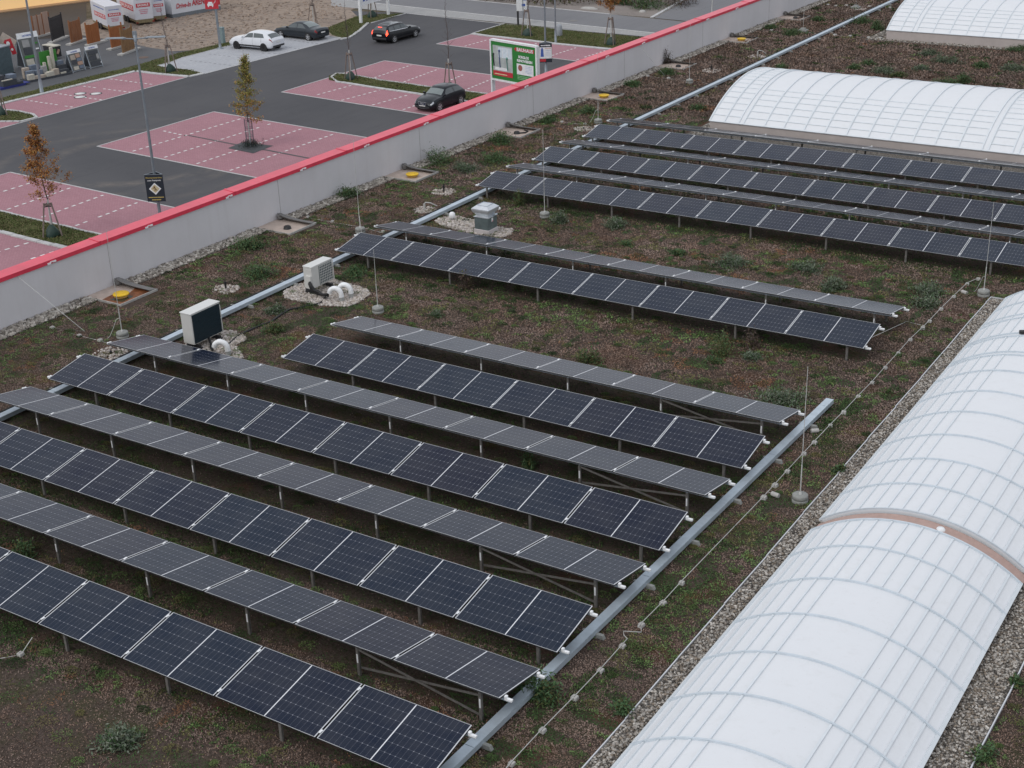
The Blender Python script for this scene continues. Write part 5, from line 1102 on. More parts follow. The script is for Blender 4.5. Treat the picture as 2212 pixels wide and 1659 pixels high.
def car(shape, near_rear, near_front, label, pm, rimm, lit=False, wf=(.185, .80), hs=1.0, clad=False, extras=()):
    Pr, Pf = g(near_rear), g(near_front); d = (Pf-Pr); wb = d.length; d.normalize(); Lc = wb/(wf[1]-wf[0]); n = V3((-d.y, d.x, 0))
    mid_ = (Pr+Pf)/2
    if n.dot(mid_) < 0: n = -n
    hw = SHAPES[shape][4][2]; st = SHAPES[shape]; c0 = Pr+n*(hw-.06)-d*(wf[0]*Lc)      # rear end centre
    ctr = c0+d*Lc/2; ctr.z = GZ
    t = thing('parked_car' if not lit else 'driving_car', label, 'car', ctr, math.atan2(d.y, d.x))
    us = [s[0] for s in st]
    def stn(u):
        i = 0
        while i < len(us)-2 and u > us[i+1]: i += 1
        return cat([s[1:] for s in st], i+(u-us[i])/(us[i+1]-us[i]))
    def S(u, v, off=0):         # v 0..7 right half, mirrored by the sign of v
        sg = -1 if v < 0 else 1; v = abs(v); zl, hl, zb, hb, zr, hr = stn(u)
        pts = [(0, zl), (hl*.9, zl), (hl, zl+.13), (hl+.012, zl+(zb-zl)*.6), (hb, zb), (hr+.03, zr-.05), (hr*.8, zr), (0, zr+.025)]
        y, z = [a+(b_-a)*(v-int(min(v, 6.999))) for a, b_ in zip(pts[int(min(v, 6.999))], pts[int(min(v, 6.999))+1])]
        p = V3(((u-.5)*Lc, sg*y, z*hs))
        if off:
            e = 1e-3; a = S(min(1, u+e), sg*v); b2_ = S(max(0, u-e), sg*v); c = S(u, sg*min(7, v+.02)); d_ = S(u, sg*max(0, v-.02)); nn = (a-b2_).cross(c-d_).normalized()
            if nn.dot(p-V3((0, 0, .7))) < 0: nn = -nn
            p = p+nn*off
        return p
    NU = 44; vs_ = [0, 1, 2, 2.5, 3, 3.5, 4, 4.5, 5, 6, 7]; ring = vs_+[-v for v in vs_[::-1]][1:-1]
    b = MB(); V = []
    for i in range(NU+1): V += [S(i/NU, v if v != 0 else 1e-9) for v in ring]
    k = len(ring); F = [(i*k+j, i*k+(j+1) % k, (i+1)*k+(j+1) % k, (i+1)*k+j) for i in range(NU) for j in range(k)]
    b.add(V, F, 0, True); b.add(V[:k], [tuple(range(k))]); b.add(V[-k:], [tuple(range(k))[::-1]]); body = b.build('body', pm, t)
    def patch(name, u0, u1, v0, v1, mat, sides=(1, -1), off=.008, top=None, parent=None, nu=6, nv=4, across=False):
        for sg in sides:
            V = []; b = MB()
            for j in range(nv+1):
                f = j/nv; a0_, a1_ = (u0, u1) if top is None else (u0+(top[0]-u0)*f, u1+(top[1]-u1)*f)
                for i in range(nu+1):
                    if across: V.append(S(u0+(u1-u0)*f, (v0 if i < nu/2 else -v0) if i in (0, nu) else (1 if i <= nu/2 else -1)*(v0+(7-v0)*(1-abs(i-nu/2)/(nu/2))), off))
                    else: V.append(S(a0_+(a1_-a0_)*i/nu, sg*(v0+(v1-v0)*f), off))
            b.add(V, [(j*(nu+1)+i, j*(nu+1)+i+1, (j+1)*(nu+1)+i+1, (j+1)*(nu+1)+i) for j in range(nv) for i in range(nu)], 0, True)
            b.build(name, mat, parent or t)
            if across: break
    W = dict(hatch=((.56, .675), (.03, .13), [(.35, .62, .36, .545), (.10, .335, .16, .345)]), wagon=((.565, .67), (.025, .085), [(.42, .625, .43, .555), (.235, .405, .24, .415), (.07, .22, .11, .225)]),
             saloon=((.58, .69), (.18, .34), [(.44, .65, .445, .575), (.23, .425, .33, .43)]), crossover=((.56, .68), (.035, .13), [(.42, .64, .43, .55), (.17, .405, .22, .415)]))[shape]
    m_ws = plain('painted_sheen_glass', (.15, .18, .18), .08, 0, .15, 2, 0, 1.0)  # paler glass colour stands in for the sky mirrored in it
    patch('windscreen', W[0][0], W[0][1], 5.25, 0, m_ws, across=True, nu=10); patch('rear_window', W[1][0], W[1][1], 5.35, 0, m_ws if shape == 'saloon' else m_glass, across=True, nu=10)
    for (a, b_, c, d_) in W[2]: patch('side_window', a, b_, 4.1, 4.86, m_glass, top=(c, d_))
    tm = m_tailon if lit else m_taild
    if shape in ('wagon',): patch('tail_light', .0, .03, 3.35, 4.4, tm); patch('tail_light', .004, .045, 4.4, 4.9, tm)
    elif shape == 'crossover': patch('tail_light', .0, .06, 3.75, 4.15, m_taild)
    else: patch('tail_light', .0, .035, 3.4, 4.15, tm)
    patch('headlight', .925, .985, 3.55, 4.2, m_headl)
    patch('door_seam', .425, .428, 2.3, 4.0, m_dark, nu=1, off=.004); patch('door_seam', .665, .668, 2.3, 3.9, m_dark, nu=1, off=.004)
    if shape != 'hatch': patch('door_seam', .235, .238, 3.0, 4.0, m_dark, nu=1, off=.004)
    patch('sill_trim', .24, .74, 1.7, 2.25, m_dark if clad or lit else pm, nu=8, nv=2, off=.006)
    for sg in (1, -1):
        b = MB(); p = S(.645, sg*4.2); b.box((p.x, p.y+sg*.1, p.z+.05), (.12, .2, .13), 0, None, .8); b.build('wing_mirror', pm, t, bevel=.02)
    rw = .325*hs; 
    for u in wf:
        for sg in (1, -1):
            x = (u-.5)*Lc; yo = sg*(hw-.0)
            b = MB(); nn_ = 22; V = []
            for yy in (yo-sg*.22, yo+sg*.016):
                for j in range(nn_): a = 2*math.pi*j/nn_; V.append((x+math.cos(a)*rw*1.14, yy, rw+math.sin(a)*rw*1.14))
            b.add(V, [tuple(range(nn_, 2*nn_))]+[(j, (j+1) % nn_, nn_+(j+1) % nn_, nn_+j) for j in range(nn_)]); b.build('wheel_arch', m_black, t)
            def ylathe(b, prof, mi=0, n_=24):
                V = []
                for r_, yy in prof:
                    for j in range(n_): a = 2*math.pi*j/n_; V.append((x+math.cos(a)*r_, yo+sg*yy, rw+math.sin(a)*r_))
                b.add(V, [(i*n_+j, i*n_+(j+1) % n_, (i+1)*n_+(j+1) % n_, (i+1)*n_+j) for i in range(len(prof)-1) for j in range(n_)], mi, True)
            b = MB(); ylathe(b, [(rw*.66, -.18), (rw*.96, -.18), (rw, -.15), (rw, .0), (rw*.96, .028), (rw*.68, .028), (rw*.66, .02)]); wh = b.build('wheel', m_tyre, t)
            b = MB(); ylathe(b, [(rw*.68, .024), (rw*.62, .026), (rw*.60, .008)]); ylathe(b, [(rw*.16, .024), (.0, .026)])
            for s5 in range(5):
                a = s5*2*math.pi/5+.3; ca, sa = math.cos(a), math.sin(a); q = rw*.035
                for k2 in (-1, 1):
                    b.add([(x+ca*rw*.1-sa*q*k2*.4-sa*q, yo+sg*.022, rw+sa*rw*.1+ca*q*k2*.4+ca*q), (x+ca*rw*.64-sa*q*(k2*2.2+1), yo+sg*.022, rw+sa*rw*.64+ca*q*(k2*2.2+1)), (x+ca*rw*.64-sa*q*(k2*2.2-1), yo+sg*.022, rw+sa*rw*.64+ca*q*(k2*2.2-1)), (x+ca*rw*.1-sa*q*k2*.4+sa*q, yo+sg*.022, rw+sa*rw*.1+ca*q*k2*.4-ca*q)], [(0, 1, 2, 3)])
            b.build('rim', rimm, wh)
    zr = .78 if shape != 'crossover' else .85
    b = MB(); b.box((-Lc/2-.012, 0, zr*hs*.88), (.015, .5, .11)); b.build('number_plate', m_plate, t)
    b = MB(); b.box((-Lc/2+.03, 0, .42*hs), (.1, 1.45, .16)); b.build('rear_bumper', m_dark if (clad or lit) else pm, t, bevel=.03)
    b = MB(); b.box((Lc/2-.0, 0, .36*hs), (.09, 1.2, .16)); b.build('front_grille', m_dark, t, bevel=.02)
    return t, S, Lc, patch
pk, pd, pw, pa = paint('black_paint', (.012, .014, .018)), paint('dark_grey_paint', (.035, .042, .05), .5), paint('white_paint', (.68, .7, .74), 0), paint('blue_black_paint', (.010, .013, .018))
t, S_, Lc, pt = car('hatch', zC(1543, 1353), zC(1270, 1443), 'black hatchback with chrome grille parked on red paving beside the parapet', pa, m_rim, hs=.98)
b = MB(); 
def grille(t, Lc, z0, z1, hwd, hs=1):
    b = MB(); x = Lc/2+.015
    for (y0, y1_, za, zb_) in ((-hwd, hwd, z1-.03, z1), (-hwd*.8, hwd*.8, z0, z0+.03)): b.box((x, 0, (za+zb_)/2), (.03, y1_-y0, .035))
    b.bar((x, -hwd, z1), (x, -hwd*.8, z0), .035); b.bar((x, hwd, z1), (x, hwd*.8, z0), .035); b.build('grille_frame', m_chrome, t)
    b = MB(); b.box((x-.005, 0, (z0+z1)/2), (.02, hwd*1.8, z1-z0)); b.build('grille_mesh', plain('grille_mesh', (.02, .025, .05), .5), t)
    b = MB(); b.box((x+.02, 0, z0+.16), (.015, .48, .11)); b.build('number_plate', m_plate, t)
    b = MB()
    for i in range(4):
        yy = -.12+i*.08; b.tube([(x+.012, yy+.05*math.cos(a*math.pi/5), z1-.12+.05*math.sin(a*math.pi/5)) for a in range(11)], .006, 4, cap=False)
    b.build('four_ring_emblem', m_chrome, t)
grille(t, Lc, .26, .70, .33)
t, S_, Lc, pt = car('wagon', zC(685, 555), zC(958, 480), 'black estate car with lit red tail lights driving on the asphalt', pk, m_rim, lit=True, hs=1.0)
for sg in (1, -1):
    b = MB(); b.tube([S_(.12+.05*i, sg*5.6)+V3((0, 0, .04)) for i in range(9)], .018, 5); b.build('roof_rail', m_chrome, t)
b = MB(); b.box((-Lc/2+.17, 0, 1.345), (.03, .42, .03)); b.build('high_brake_light', m_tailon, t)
pt('window_chrome', .08, .60, 4.02, 4.09, m_chrome, nu=10, nv=1, off=.012); pt('sunroof', .25, .5, 6.1, 7, m_glass, nu=4, nv=3)
car('crossover', zB(1215, 668), zB(865, 635), 'white crossover car with black wheel arches parked on the pale bays', pw, m_rimb, hs=1.0, clad=True)
car('saloon', zB(1790, 528), zB(1440, 488), 'dark grey saloon car parked beside the white crossover', pd, m_rim, hs=1.0)

# ================================================================ lamp posts, signs
m_lp = plain('lamp_post_zinc', (.25, .28, .31), .5, .5, .15, 3); m_bk = plain('sign_black', (.018, .024, .036), .5); m_gold = plain('sign_gold', (.5, .38, .12), .6); m_wht = plain('sign_white', (.75, .76, .77), .5); m_redS = plain('sign_red', (.5, .03, .045), .5); m_blueS = plain('sign_blue', (.06, .12, .4), .5)
RZ = math.atan2(rt.y, rt.x)
def lamp_post(base, h, label, heads=True, r=.085):
    t = thing('lamp_post', label, 'lamp post', base, RZ, 'lamp posts in the car park')
    b = MB(); b.lathe((0, 0, 0), [(r*1.9, 0), (r*1.9, .05), (r*1.35, .06), (r*1.3, .9), (r*1.05, 1.0)], 12); b.tube([(0, 0, .9), (0, 0, h)], r, 12, r2=r*.6); b.build('post', m_lp, t)
    if heads:
        b = MB(); b.lathe((0, 0, h-.15), [(r*1.0, 0), (r*1.1, .3), (.0, .34)], 10); b.box((0, 0, h+.22), (.2, .1, .28)); b.build('post_top', m_lp, t)
        for sg in (-1, 1):
            b = MB(); b.tube([(0, 0, h-.02), (sg*.55, 0, h+.02)], .035, 8); ar = b.build('arm', m_lp, t)
            b = MB(); b.box((sg*1.0, 0, h+.05), (.95, .28, .06), 0, None, .9); b.box((sg*.55, 0, h+.02), (.16, .12, .1)); b.build('lamp_head', m_lp, t, bevel=.015)
    return t
def word_bars(b, y, z, total, hgt_, n, seed, x=0):
    r_ = random.Random(seed); cur = -total/2; ws = [r_.uniform(.5, 1.5) for _ in range(n)]; sc = (total-.012*(n-1))/sum(ws)
    for w_ in ws: b.box((cur+w_*sc/2, y, z), (w_*sc, .004, hgt_*r_.uniform(.7, 1))); cur += w_*sc+.012
def tri_sign(root, z0, z1, wd, draw):
    b = MB(); a = wd/2; dep = wd*.6
    for (p, q) in (((-a, -.22), (a, -.22)), ((a, -.22), (0, -.22+dep)), ((0, -.22+dep), (-a, -.22))):
        V = [(p[0], p[1], z0), (q[0], q[1], z0), (q[0], q[1], z1), (p[0], p[1], z1)]; d = V3((q[0]-p[0], q[1]-p[1], 0)).normalized(); nn = V3((-d.y, d.x, 0))*.02
        V2 = [V3(v)+nn for v in V]; b.add(V+[tuple(v) for v in V2], [(0, 1, 2, 3), (7, 6, 5, 4), (3, 2, 6, 7), (0, 4, 5, 1), (1, 5, 6, 2), (0, 3, 7, 4)])
    sg = b.build('sign_box', m_bk, root); b = MB(); 
    for (p, q) in (((-a, -.22), (a, -.22)), ((a, -.22), (0, -.22+dep)), ((0, -.22+dep), (-a, -.22))): b.bar((p[0], p[1], z1+.01), (q[0], q[1], z1+.01), .035, .02)
    b.build('sign_rim', m_lp, sg); draw(sg, z0, z1, a, -.226)
bl = g(c1(1052, 1500)); hL = hgt(bl, 250/3)
lp = lamp_post(bl, hL, 'tall double-armed lamp post with a black triangular sign, in front of the red bays')
z1s = hgt(bl, 1125/3); z0s = hgt(bl, 1298/3)
TXr = (R(90), 0, 0)
def draw1(sg, z0, z1, a, y):
    H_ = z1-z0; text_mesh('Montageservice', .1, m_gold, sg, (0, y, z1-.11*H_), TXr, width=a*1.75, bold=.002); text_mesh('zum Festpreis', .1, m_wht, sg, (0, y, z1-.21*H_), TXr, width=a*1.5, bold=.002)
    c = (z0+z1)/2-.02*H_; q = a*.68; b = MB(); b.add([(0, y-.004, c+q), (q, y-.004, c), (0, y-.004, c-q), (-q, y-.004, c)], [(0, 3, 2, 1)]); b.add([(0, y, c+q), (q, y, c), (0, y, c-q), (-q, y, c)], [(0, 1, 2, 3)]); b.build('white_diamond', m_wht, sg)
    q *= .72; b = MB(); b.add([(0, y-.007, c+q), (q, y-.007, c), (0, y-.007, c-q), (-q, y-.007, c)], [(0, 3, 2, 1)]); b.build('gold_diamond', plain('pale_gold', (.6, .5, .3), .6), sg)
    b = MB(); b.lathe((-.03, y-.01, c+q*.42), [(0, .04), (.035, .03), (.04, 0), (.03, -.03), (0, -.04)], 8); b.bar((-.02, y-.01, c+q*.35), (.05, y-.01, c-q*.1), .08, .01); b.bar((.04, y-.01, c), (.1, y-.01, c-q*.4), .05, .01); b.bar((.02, y-.01, c), (-.03, y-.01, c-q*.45), .05, .01); b.bar((0, y-.01, c+q*.25), (-.12, y-.01, c+.02), .035, .01); b.build('worker_pictogram', plain('pictogram_brown', (.16, .07, .02), .6), sg)
    b = MB(); word_bars(b, y-.002, z0+.16*H_, a*1.7, .055, 3, 4); b.build('gold_line', m_gold, sg); b = MB(); word_bars(b, y-.002, z0+.07*H_, a*1.0, .05, 2, 5); b.build('gold_line', m_gold, sg)
tri_sign(lp, z0s, z1s, .92, draw1)
bl2 = g(c1(272, 602)); lamp_post(bl2, 10.0, 'lamp post rising past the stone sample displays at the left', False, .1)
# second signed lamp post (base hidden behind the parapet), plain post beside it, bin, black post, banner post
bl4 = g((1179.5, 158)); lp4 = lamp_post(bl4, 10.5, 'lamp post with a dark blue and white triangular sign beside the green billboard', False, .075)
def draw2(sg, z0, z1, a, y):
    H_ = z1-z0; b = MB(); b.box((0, y-.002, z1-.11*H_), (a*1.9, .004, .17*H_)); b.build('dark_header', m_bk, sg); b = MB(); word_bars(b, y-.007, z1-.11*H_, a*1.5, .09, 2, 9); b.build('header_words', m_wht, sg)
    b = MB(); b.box((0, y-.002, z0+.5*H_), (a*1.94, .004, .6*H_)); b.build('white_panel', m_wht, sg)
    b = MB(); b.box((-a*.55, y-.008, z0+.5*H_), (a*.5, .006, .4*H_), 0, None, .7); b.lathe((-a*.55, y-.01, z0+.74*H_), [(0, .06), (.05, .04), (.05, -.04), (0, -.06)], 8); b.build('figure_print', m_blueS, sg)
    b = MB(); b.box((-a*.45, y-.012, z0+.11*H_), (a*.95, .008, .14*H_)); b.build('red_case_print', m_redS, sg)
    b = MB(); word_bars(b, y-.008, z0+.74*H_, a*.9, .04, 4, 3); o = b.build('orange_words', plain('orange_print', (.6, .2, .08), .6), sg); o.location.x = a*.4
    for k in range(4):
        b = MB(); word_bars(b, y-.008, z0+(.62-.09*k)*H_, a*.8, .02, 5, k); o = b.build('blue_line', plain('pale_blue_print', (.3, .4, .62), .6), sg); o.location.x = a*.42
h1, h0 = hgt(bl4, 555/6), hgt(bl4, 800/6)
tri_sign(lp4, h0, h1, 27.5/F_PX*(V3((bl4.x, bl4.y, CAM_H+7-3)).length)*.97, draw2)
lamp_post(g(zD(566, 552)), 9, 'plain grey lamp post beside a small bin on the grass verge', False, .07)
q = g(zD(612, 465)); b = MB(); b.lathe((0, 0, 0), [(.24, 0), (.27, .1), (.27, .8), (.22, .86), (.2, .95), (0, .97)], 16); tag(b.build('litter_bin', plain('pale_bin', (.3, .32, .35), .6), None, q), 'small pale grey bin beside the plain lamp post', 'bin')
q = g(zD(80, 318)); b = MB(); b.tube([(0, 0, 0), (0, 0, 7)], .09, 8); tag(b.build('dark_post', m_dark, None, q), 'dark steel post at the sidewalk edge behind the billboard', 'post')
q = g(zD(148, 322)); t = thing('banner_post', 'slim post with a narrow white and blue banner behind the billboard', 'banner', q, RZ); b = MB(); b.tube([(0, 0, 0), (0, 0, 8)], .04, 8); b.build('post', m_lp, t)
b = MB(); hb_ = hgt(q, 140/6); b.box((-.12, 0, hb_+2), (.9, .02, 4)); fl = b.build('banner', m_wht, t); b = MB()
for k in range(6): b.box((.05+.1*(k % 2), -.014, hb_+.5+k*.5), (.3, .01, .22))
b.build('blue_print', m_blueS, fl)
# electric charging sign
q = g(c1(1428, 316)); t = thing('charging_sign', 'red car-charging sign on a tall grey post beside the white crossover', 'sign', q, RZ)
b = MB(); b.lathe((0, 0, 0), [(.28, 0), (.28, .08), (.12, .1), (.11, .5)], 12); b.tube([(0, 0, .4), (0, 0, 5.2)], .1, 10); b.build('post', m_lp, t)
hb_ = hgt(q, 56/3); b = MB(); b.box((-.28, -.1, hb_+.72), (1.1, .06, 1.44)); sg = b.build('sign_board', m_redS, t)
b = MB(); y = -.135; b.box((-.38, y, hb_+.35), (.5, .01, .16)); b.box((-.38, y, hb_+.5), (.4, .01, .16), 0, None, .8); b.box((-.55, y, hb_+.22), (.09, .01, .1)); b.box((-.21, y, hb_+.22), (.09, .01, .1)); b.build('car_symbol', m_wht, sg)
b = MB(); b.tube([(-.2+.28*math.sin(a*.35), y, hb_+.72-.28*math.cos(a*.35)) for a in range(1, 9)], .02, 5); b.box((-.45, y, hb_+.92), (.2, .02, .18)); b.box((-.5, y, hb_+1.05), (.04, .02, .1)); b.box((-.4, y, hb_+1.05), (.04, .02, .1)); b.build('plug_symbol', m_wht, sg)
q = g(zB(680, 560)); b = MB(); b.box((0, 0, .65), (.35, .3, 1.3)); b.box((0, 0, 1.33), (.4, .35, .06)); tag(b.build('charging_point', [plain('grey_green_box', (.2, .27, .28), .5)], None, q), 'small grey-green charging box with pale lid behind the red sign post', 'charging point')
# white frame sign on two legs at the top
A0, B0 = g(zC(256, 300)), g(zC(612, 193)); t = thing('frame_sign', 'large white frame sign on two posts at the top edge, left of the street', 'sign', A0, math.atan2((B0-A0).y, (B0-A0).x)); wd = (B0-A0).length
b = MB(); b.box((0, 0, 3), (.22, .22, 6)); b.build('post', m_wht, t); b = MB(); b.box((wd, 0, 3), (.22, .22, 6)); b.build('post', m_wht, t)
hz = hgt(A0, 34/6)-.3; b = MB(); b.box((wd/2, 0, hz+1.4), (wd-.24, .14, 2.8)); pn_ = b.build('panel', m_wht, t)
for k in range(6):
    b = MB(); b.box((.6+k*.5, -.08, hz+.5), (.3, .01, .35)); b.build('blue_letter', m_blueS, pn_)
# green billboard
Pb = g(c2(978, 800)); def_h = hgt(Pb, 83.2); TR_ = G((1158, 99.6), GZ+def_h); dvec = V3((TR_.x-Pb.x, TR_.y-Pb.y, 0)); wd = dvec.length; t = thing('billboard', 'green advertising billboard with a white frame standing just behind the parapet', 'billboard', Pb, math.atan2(dvec.y, dvec.x))
hb_ = hgt(Pb, 172); H_ = def_h-hb_; print('billboard', wd, def_h, hb_)
for x in (.06, wd-.06):
    b = MB(); b.box((x, .15, def_h/2-.02), (.12, .26, def_h-.04)); b.build('post', m_wht, t)
for z_ in (def_h-.06, hb_+.06):
    b = MB(); b.box((wd/2, .15, z_), (wd-.24, .25, .12)); b.build('frame_bar', m_wht, t)
b = MB(); b.box((wd/2, .1, hb_+H_/2), (wd-.24, .08, H_-.24)); pn_ = b.build('poster', plain('poster_green', (.018, .19, .03), .55, 0, .1, .5), t)
y = .055
def pb(name, x0, x1, z0, z1, mat, dy=0, par=None):
    b = MB(); b.box(((x0+x1)/2*wd, y-dy, hb_+(z0+z1)/2*H_), ((x1-x0)*wd, .006, (z1-z0)*H_)); return b.build(name, mat, par or pn_)
m_room = plain('print_room', (.42, .46, .45), .6, 0, .3, 1.2)
pb('photo_print', .06, .48, .20, .86, m_room); pb('window_print', .18, .47, .58, .83, plain('print_window', (.6, .68, .74), .6), .004)
for k in range(2): pb('window_bar', .27+.1*k, .28+.1*k, .58, .83, m_wht, .008)
for (x, z0_, z1_, wdt, mm) in ((.22, .34, .72, .035, 'print_blue'), (.09, .36, .62, .04, 'print_dark'), (.38, .3, .56, .03, 'print_teal')):
    col = dict(print_blue=(.06, .09, .22), print_dark=(.03, .035, .04), print_teal=(.12, .3, .24))[mm]
    b = MB(); b.bar(((x)*wd, y-.012, hb_+z0_*H_), ((x-.015)*wd, y-.012, hb_+z1_*H_), wdt*wd, .006); b.lathe(((x-.015)*wd, y-.012, hb_+(z1_+.02)*H_), [(0, .08), (.07, .05), (.07, -.05), (0, -.08)], 8)
    o = b.build('figure_print', plain(mm, col, .6), pn_)
pb('table_print', .1, .36, .27, .34, m_wht, .01); pb('red_banner', .06, .48, .13, .25, m_redS, .01); pb('cream_line', .09, .36, .165, .185, plain('print_cream', (.7, .6, .35), .6), .016)
pb('red_strip', .55, .94, .80, .885, m_redS, .004)
b = MB(); b.add([((.525)*wd, y-.012, hb_+.84*H_), (.56*wd, y-.012, hb_+.90*H_), (.56*wd, y-.012, hb_+.80*H_)], [(0, 2, 1)]); b.build('house_mark', m_redS, pn_)
text_mesh('BAUHAUS', .3, m_wht, pn_, (.75*wd, y-.014, hb_+.842*H_), TXr, width=.34*wd, bold=.008)
text_mesh('SORGLOS', .22, m_wht, pn_, (.72*wd, y-.008, hb_+.67*H_), TXr, width=.22*wd, bold=.01); text_mesh('RENOVIEREN', .22, m_wht, pn_, (.74*wd, y-.008, hb_+.58*H_), TXr, width=.32*wd, bold=.01)
pb('white_card', .57, .92, .25, .51, m_wht, .004); b = MB(); b.lathe((.645*wd, y-.012, hb_+.41*H_), [(0, .0), (.2, 0)], 20); 
b = MB(); b.add([(.645*wd+.19*math.cos(a*.2618), y-.012, hb_+.41*H_+.19*math.sin(a*.2618)) for a in range(24)], [tuple(range(24))]); b.build('round_seal', plain('seal_brown', (.3, .1, .08), .6), pn_)
for k in range(5): 
    b = MB(); word_bars(b, y-.01, hb_+(.46-.035*k)*H_, .14*wd, .025, 4, k+20); o = b.build('card_line', plain('pale_blue_print', (.3, .4, .62), .6), pn_); o.location.x = .82*wd
for k in range(3):
    b = MB(); word_bars(b, y-.008, hb_+(.21-.035*k)*H_, .33*wd, .04, 8, k+40); o = b.build('small_print', plain('print_pale_green', (.3, .55, .3), .6), pn_); o.location.x = .745*wd

# ================================================================ yard: fence samples, displays, trailers, container, shed, hall
m_w1, m_w2, m_w3 = wood_mat('larch_slats', (.32, .13, .05), (.16, .06, .025)), wood_mat('orange_boards', (.36, .13, .04), (.24, .075, .02)), wood_mat('pale_slats', (.3, .17, .07), (.13, .065, .03))
m_brick = paver_mat('stone_panel', (.42, .3, .24), (.36, .25, .2), (.25, .17, .14), .4, .18, .2)
def fence(bl_, br_, tl, kind, label, ext=(.35, .6)):
    A, B = g(zA(*bl_)), g(zA(*br_)); d = B-A; wd = d.length; h = hgt(A, tl/6)
    t = thing('fence_sample', label, 'fence panel', A, math.atan2(d.y, d.x), 'fence samples on concrete strips')
    b = MB(); b.box((wd/2+(ext[1]-ext[0])/2, 0, .07), (wd+ext[0]+ext[1], .5, .14)); b.build('base_strip', m_concL, t, bevel=.01)
    b = MB(); n = int(wd/.13)
    if kind == 'stone':
        b = MB(); b.box((wd*.31, 0, h*.47+.1), (wd*.58, .06, h*.88)); b.build('stone_infill', m_brick, t); b = MB(); b.box((wd*.8, .0, h*.52+.1), (wd*.36, .06, h*.95)); b.build('stone_infill', m_brick, t)
        for x in (0, wd*.31, wd*.6, wd):
            b = MB(); b.box((x, -.01, h*.5), (.09, .1, h)); b.build('post', m_w1, t)
    elif kind == 'metal':
        for x in (0, wd):
            b = MB(); b.box((x, 0, h*.52), (.09, .09, h*1.04)); b.build('post', m_dark, t)
        b = MB(); n = int(wd/.085)
        for i in range(n): b.box((.06+(wd-.12)*i/(n-1), 0, h*.5+.06), (.045, .03, h*.88))
        for z in (.25, h*.5, h*.9): b.box((wd/2, .0, z), (wd, .05, .06))
        b.build('pickets', m_dark, t)
    else:
        mm = dict(slat=m_w1, board=m_w2, horiz=m_w2, pale=m_w3)[kind]
        for x in (0, wd):
            b = MB(); b.box((x, .03, h*.53), (.09, .09, h*1.06)); b.build('post', mm, t)
        b = MB()
        if kind == 'horiz':
            n = int(h/.13)
            for i in range(n): b.box((wd/2, random.uniform(-.01, .01), .2+(h-.25)*i/n), (wd, .03, .115))
        else:
            n = max(6, int(wd/.14)); arc = .12 if kind != 'slat' else .02
            for i in range(n):
                u = (i+.5)/n; hh_ = h*.97-arc*math.sin(u*math.pi)+random.uniform(-.02, .02); b.box((wd*u, random.uniform(-.015, .015), hh_/2+.07), (wd/n*(.78 if kind != 'board' else .95), .025, hh_-.1))
            for z in (.4, h*.75): b.box((wd/2, .03, z), (wd, .04, .08))
        b.build('infill', mm, t)
fence((450, 492), (662, 440), 205, 'stone', 'pair of pale stone-patterned fence panels with brown posts, leftmost sample')
fence((683, 555), (836, 490), 228, 'metal', 'black metal fence sample with vertical bars', (.5, .5))
fence((935, 575), (1070, 527), 282, 'slat', 'brown wooden slat fence sample, first to the right of the black one', (.6, .5))
fence((1148, 592), (1300, 552), 312, 'board', 'closed orange-brown board fence sample in the middle of the row', (.2, .7))
fence((1458, 640), (1610, 595), 345, 'horiz', 'orange horizontal-board fence sample with a pale knot, behind the curved-top one', (.5, .1))
fence((1602, 706), (1746, 650), 382, 'pale', 'light brown slatted fence sample with curved top, rightmost of the row', (.6, .7))
m_slabd, m_board = plain('dark_slab', (.05, .055, .065), .7, 0, .3, 4), plain('display_grey', (.12, .13, .13), .6, 0, .15, 3)
def aframe(bl_, br_, tp, label, tiles, header='text', dp=.9):
    A, B = g(zA(*bl_)), g(zA(*br_)); d = B-A; wd = d.length; h = hgt(A, tp/6)*1.12; t = thing('display_stand', label, 'display stand', A, math.atan2(d.y, d.x), 'stone sample display stands')
    def f(x, s, off=0): return V3((x*wd, -.0+s*dp*.5-off, s*h))        # leaning face
    def quadbox(name, x0, x1, s0, s1, th, mat, par=t, off=0):
        P = [f(x0, s0, off), f(x1, s0, off), f(x1, s1, off), f(x0, s1, off)]; Q = [p+V3((0, -th, .3*th)) for p in P]
        b = MB(); b.add(P+Q, [(0, 1, 2, 3), (7, 6, 5, 4), (0, 4, 5, 1), (1, 5, 6, 2), (2, 6, 7, 3), (3, 7, 4, 0)]); return b.build(name, mat, par)
    bd = quadbox('sloping_board', .03, .97, .08, .84, .04, m_board)
    b = MB()
    for x in (0, wd):
        b.bar((x, 0, 0), (x, dp*.5, h*.9), .05); b.bar((x, dp, 0), (x, dp*.5, h*.9), .05); b.bar((x, 0, .12), (x, dp, .12), .04)
    b.bar((0, 0, .1), (wd, 0, .1), .05); b.bar((0, dp, .1), (wd, dp, .1), .05); b.build('frame_legs', m_galv, t)
    for x in (0, wd):
        b = MB(); b.add([(x, .05, .15), (x, dp-.05, .15), (x, dp*.5, h*.85), (x+.01, .05, .15), (x+.01, dp-.05, .15), (x+.01, dp*.5, h*.85)], [(0, 1, 2), (5, 4, 3), (0, 3, 4, 1), (1, 4, 5, 2), (2, 5, 3, 0)]); b.build('side_cheek', m_slabd, t)
    for (x0, x1, s0, s1, c) in tiles: quadbox('stone_tile', x0, x1, s0, s1, .05, c, bd, .045)
    hd = quadbox('header_board', -.02, 1.02, .84, 1.0, .04, m_wht, t, .03)
    P = f(.5, .915, .09); e = text_mesh('NOXXS' if False else 'NATURSTEIN', h*.07, m_blueS, hd, P, (math.atan2(h, dp*.5), 0, 0), width=wd*.5, bold=.004)
    return t
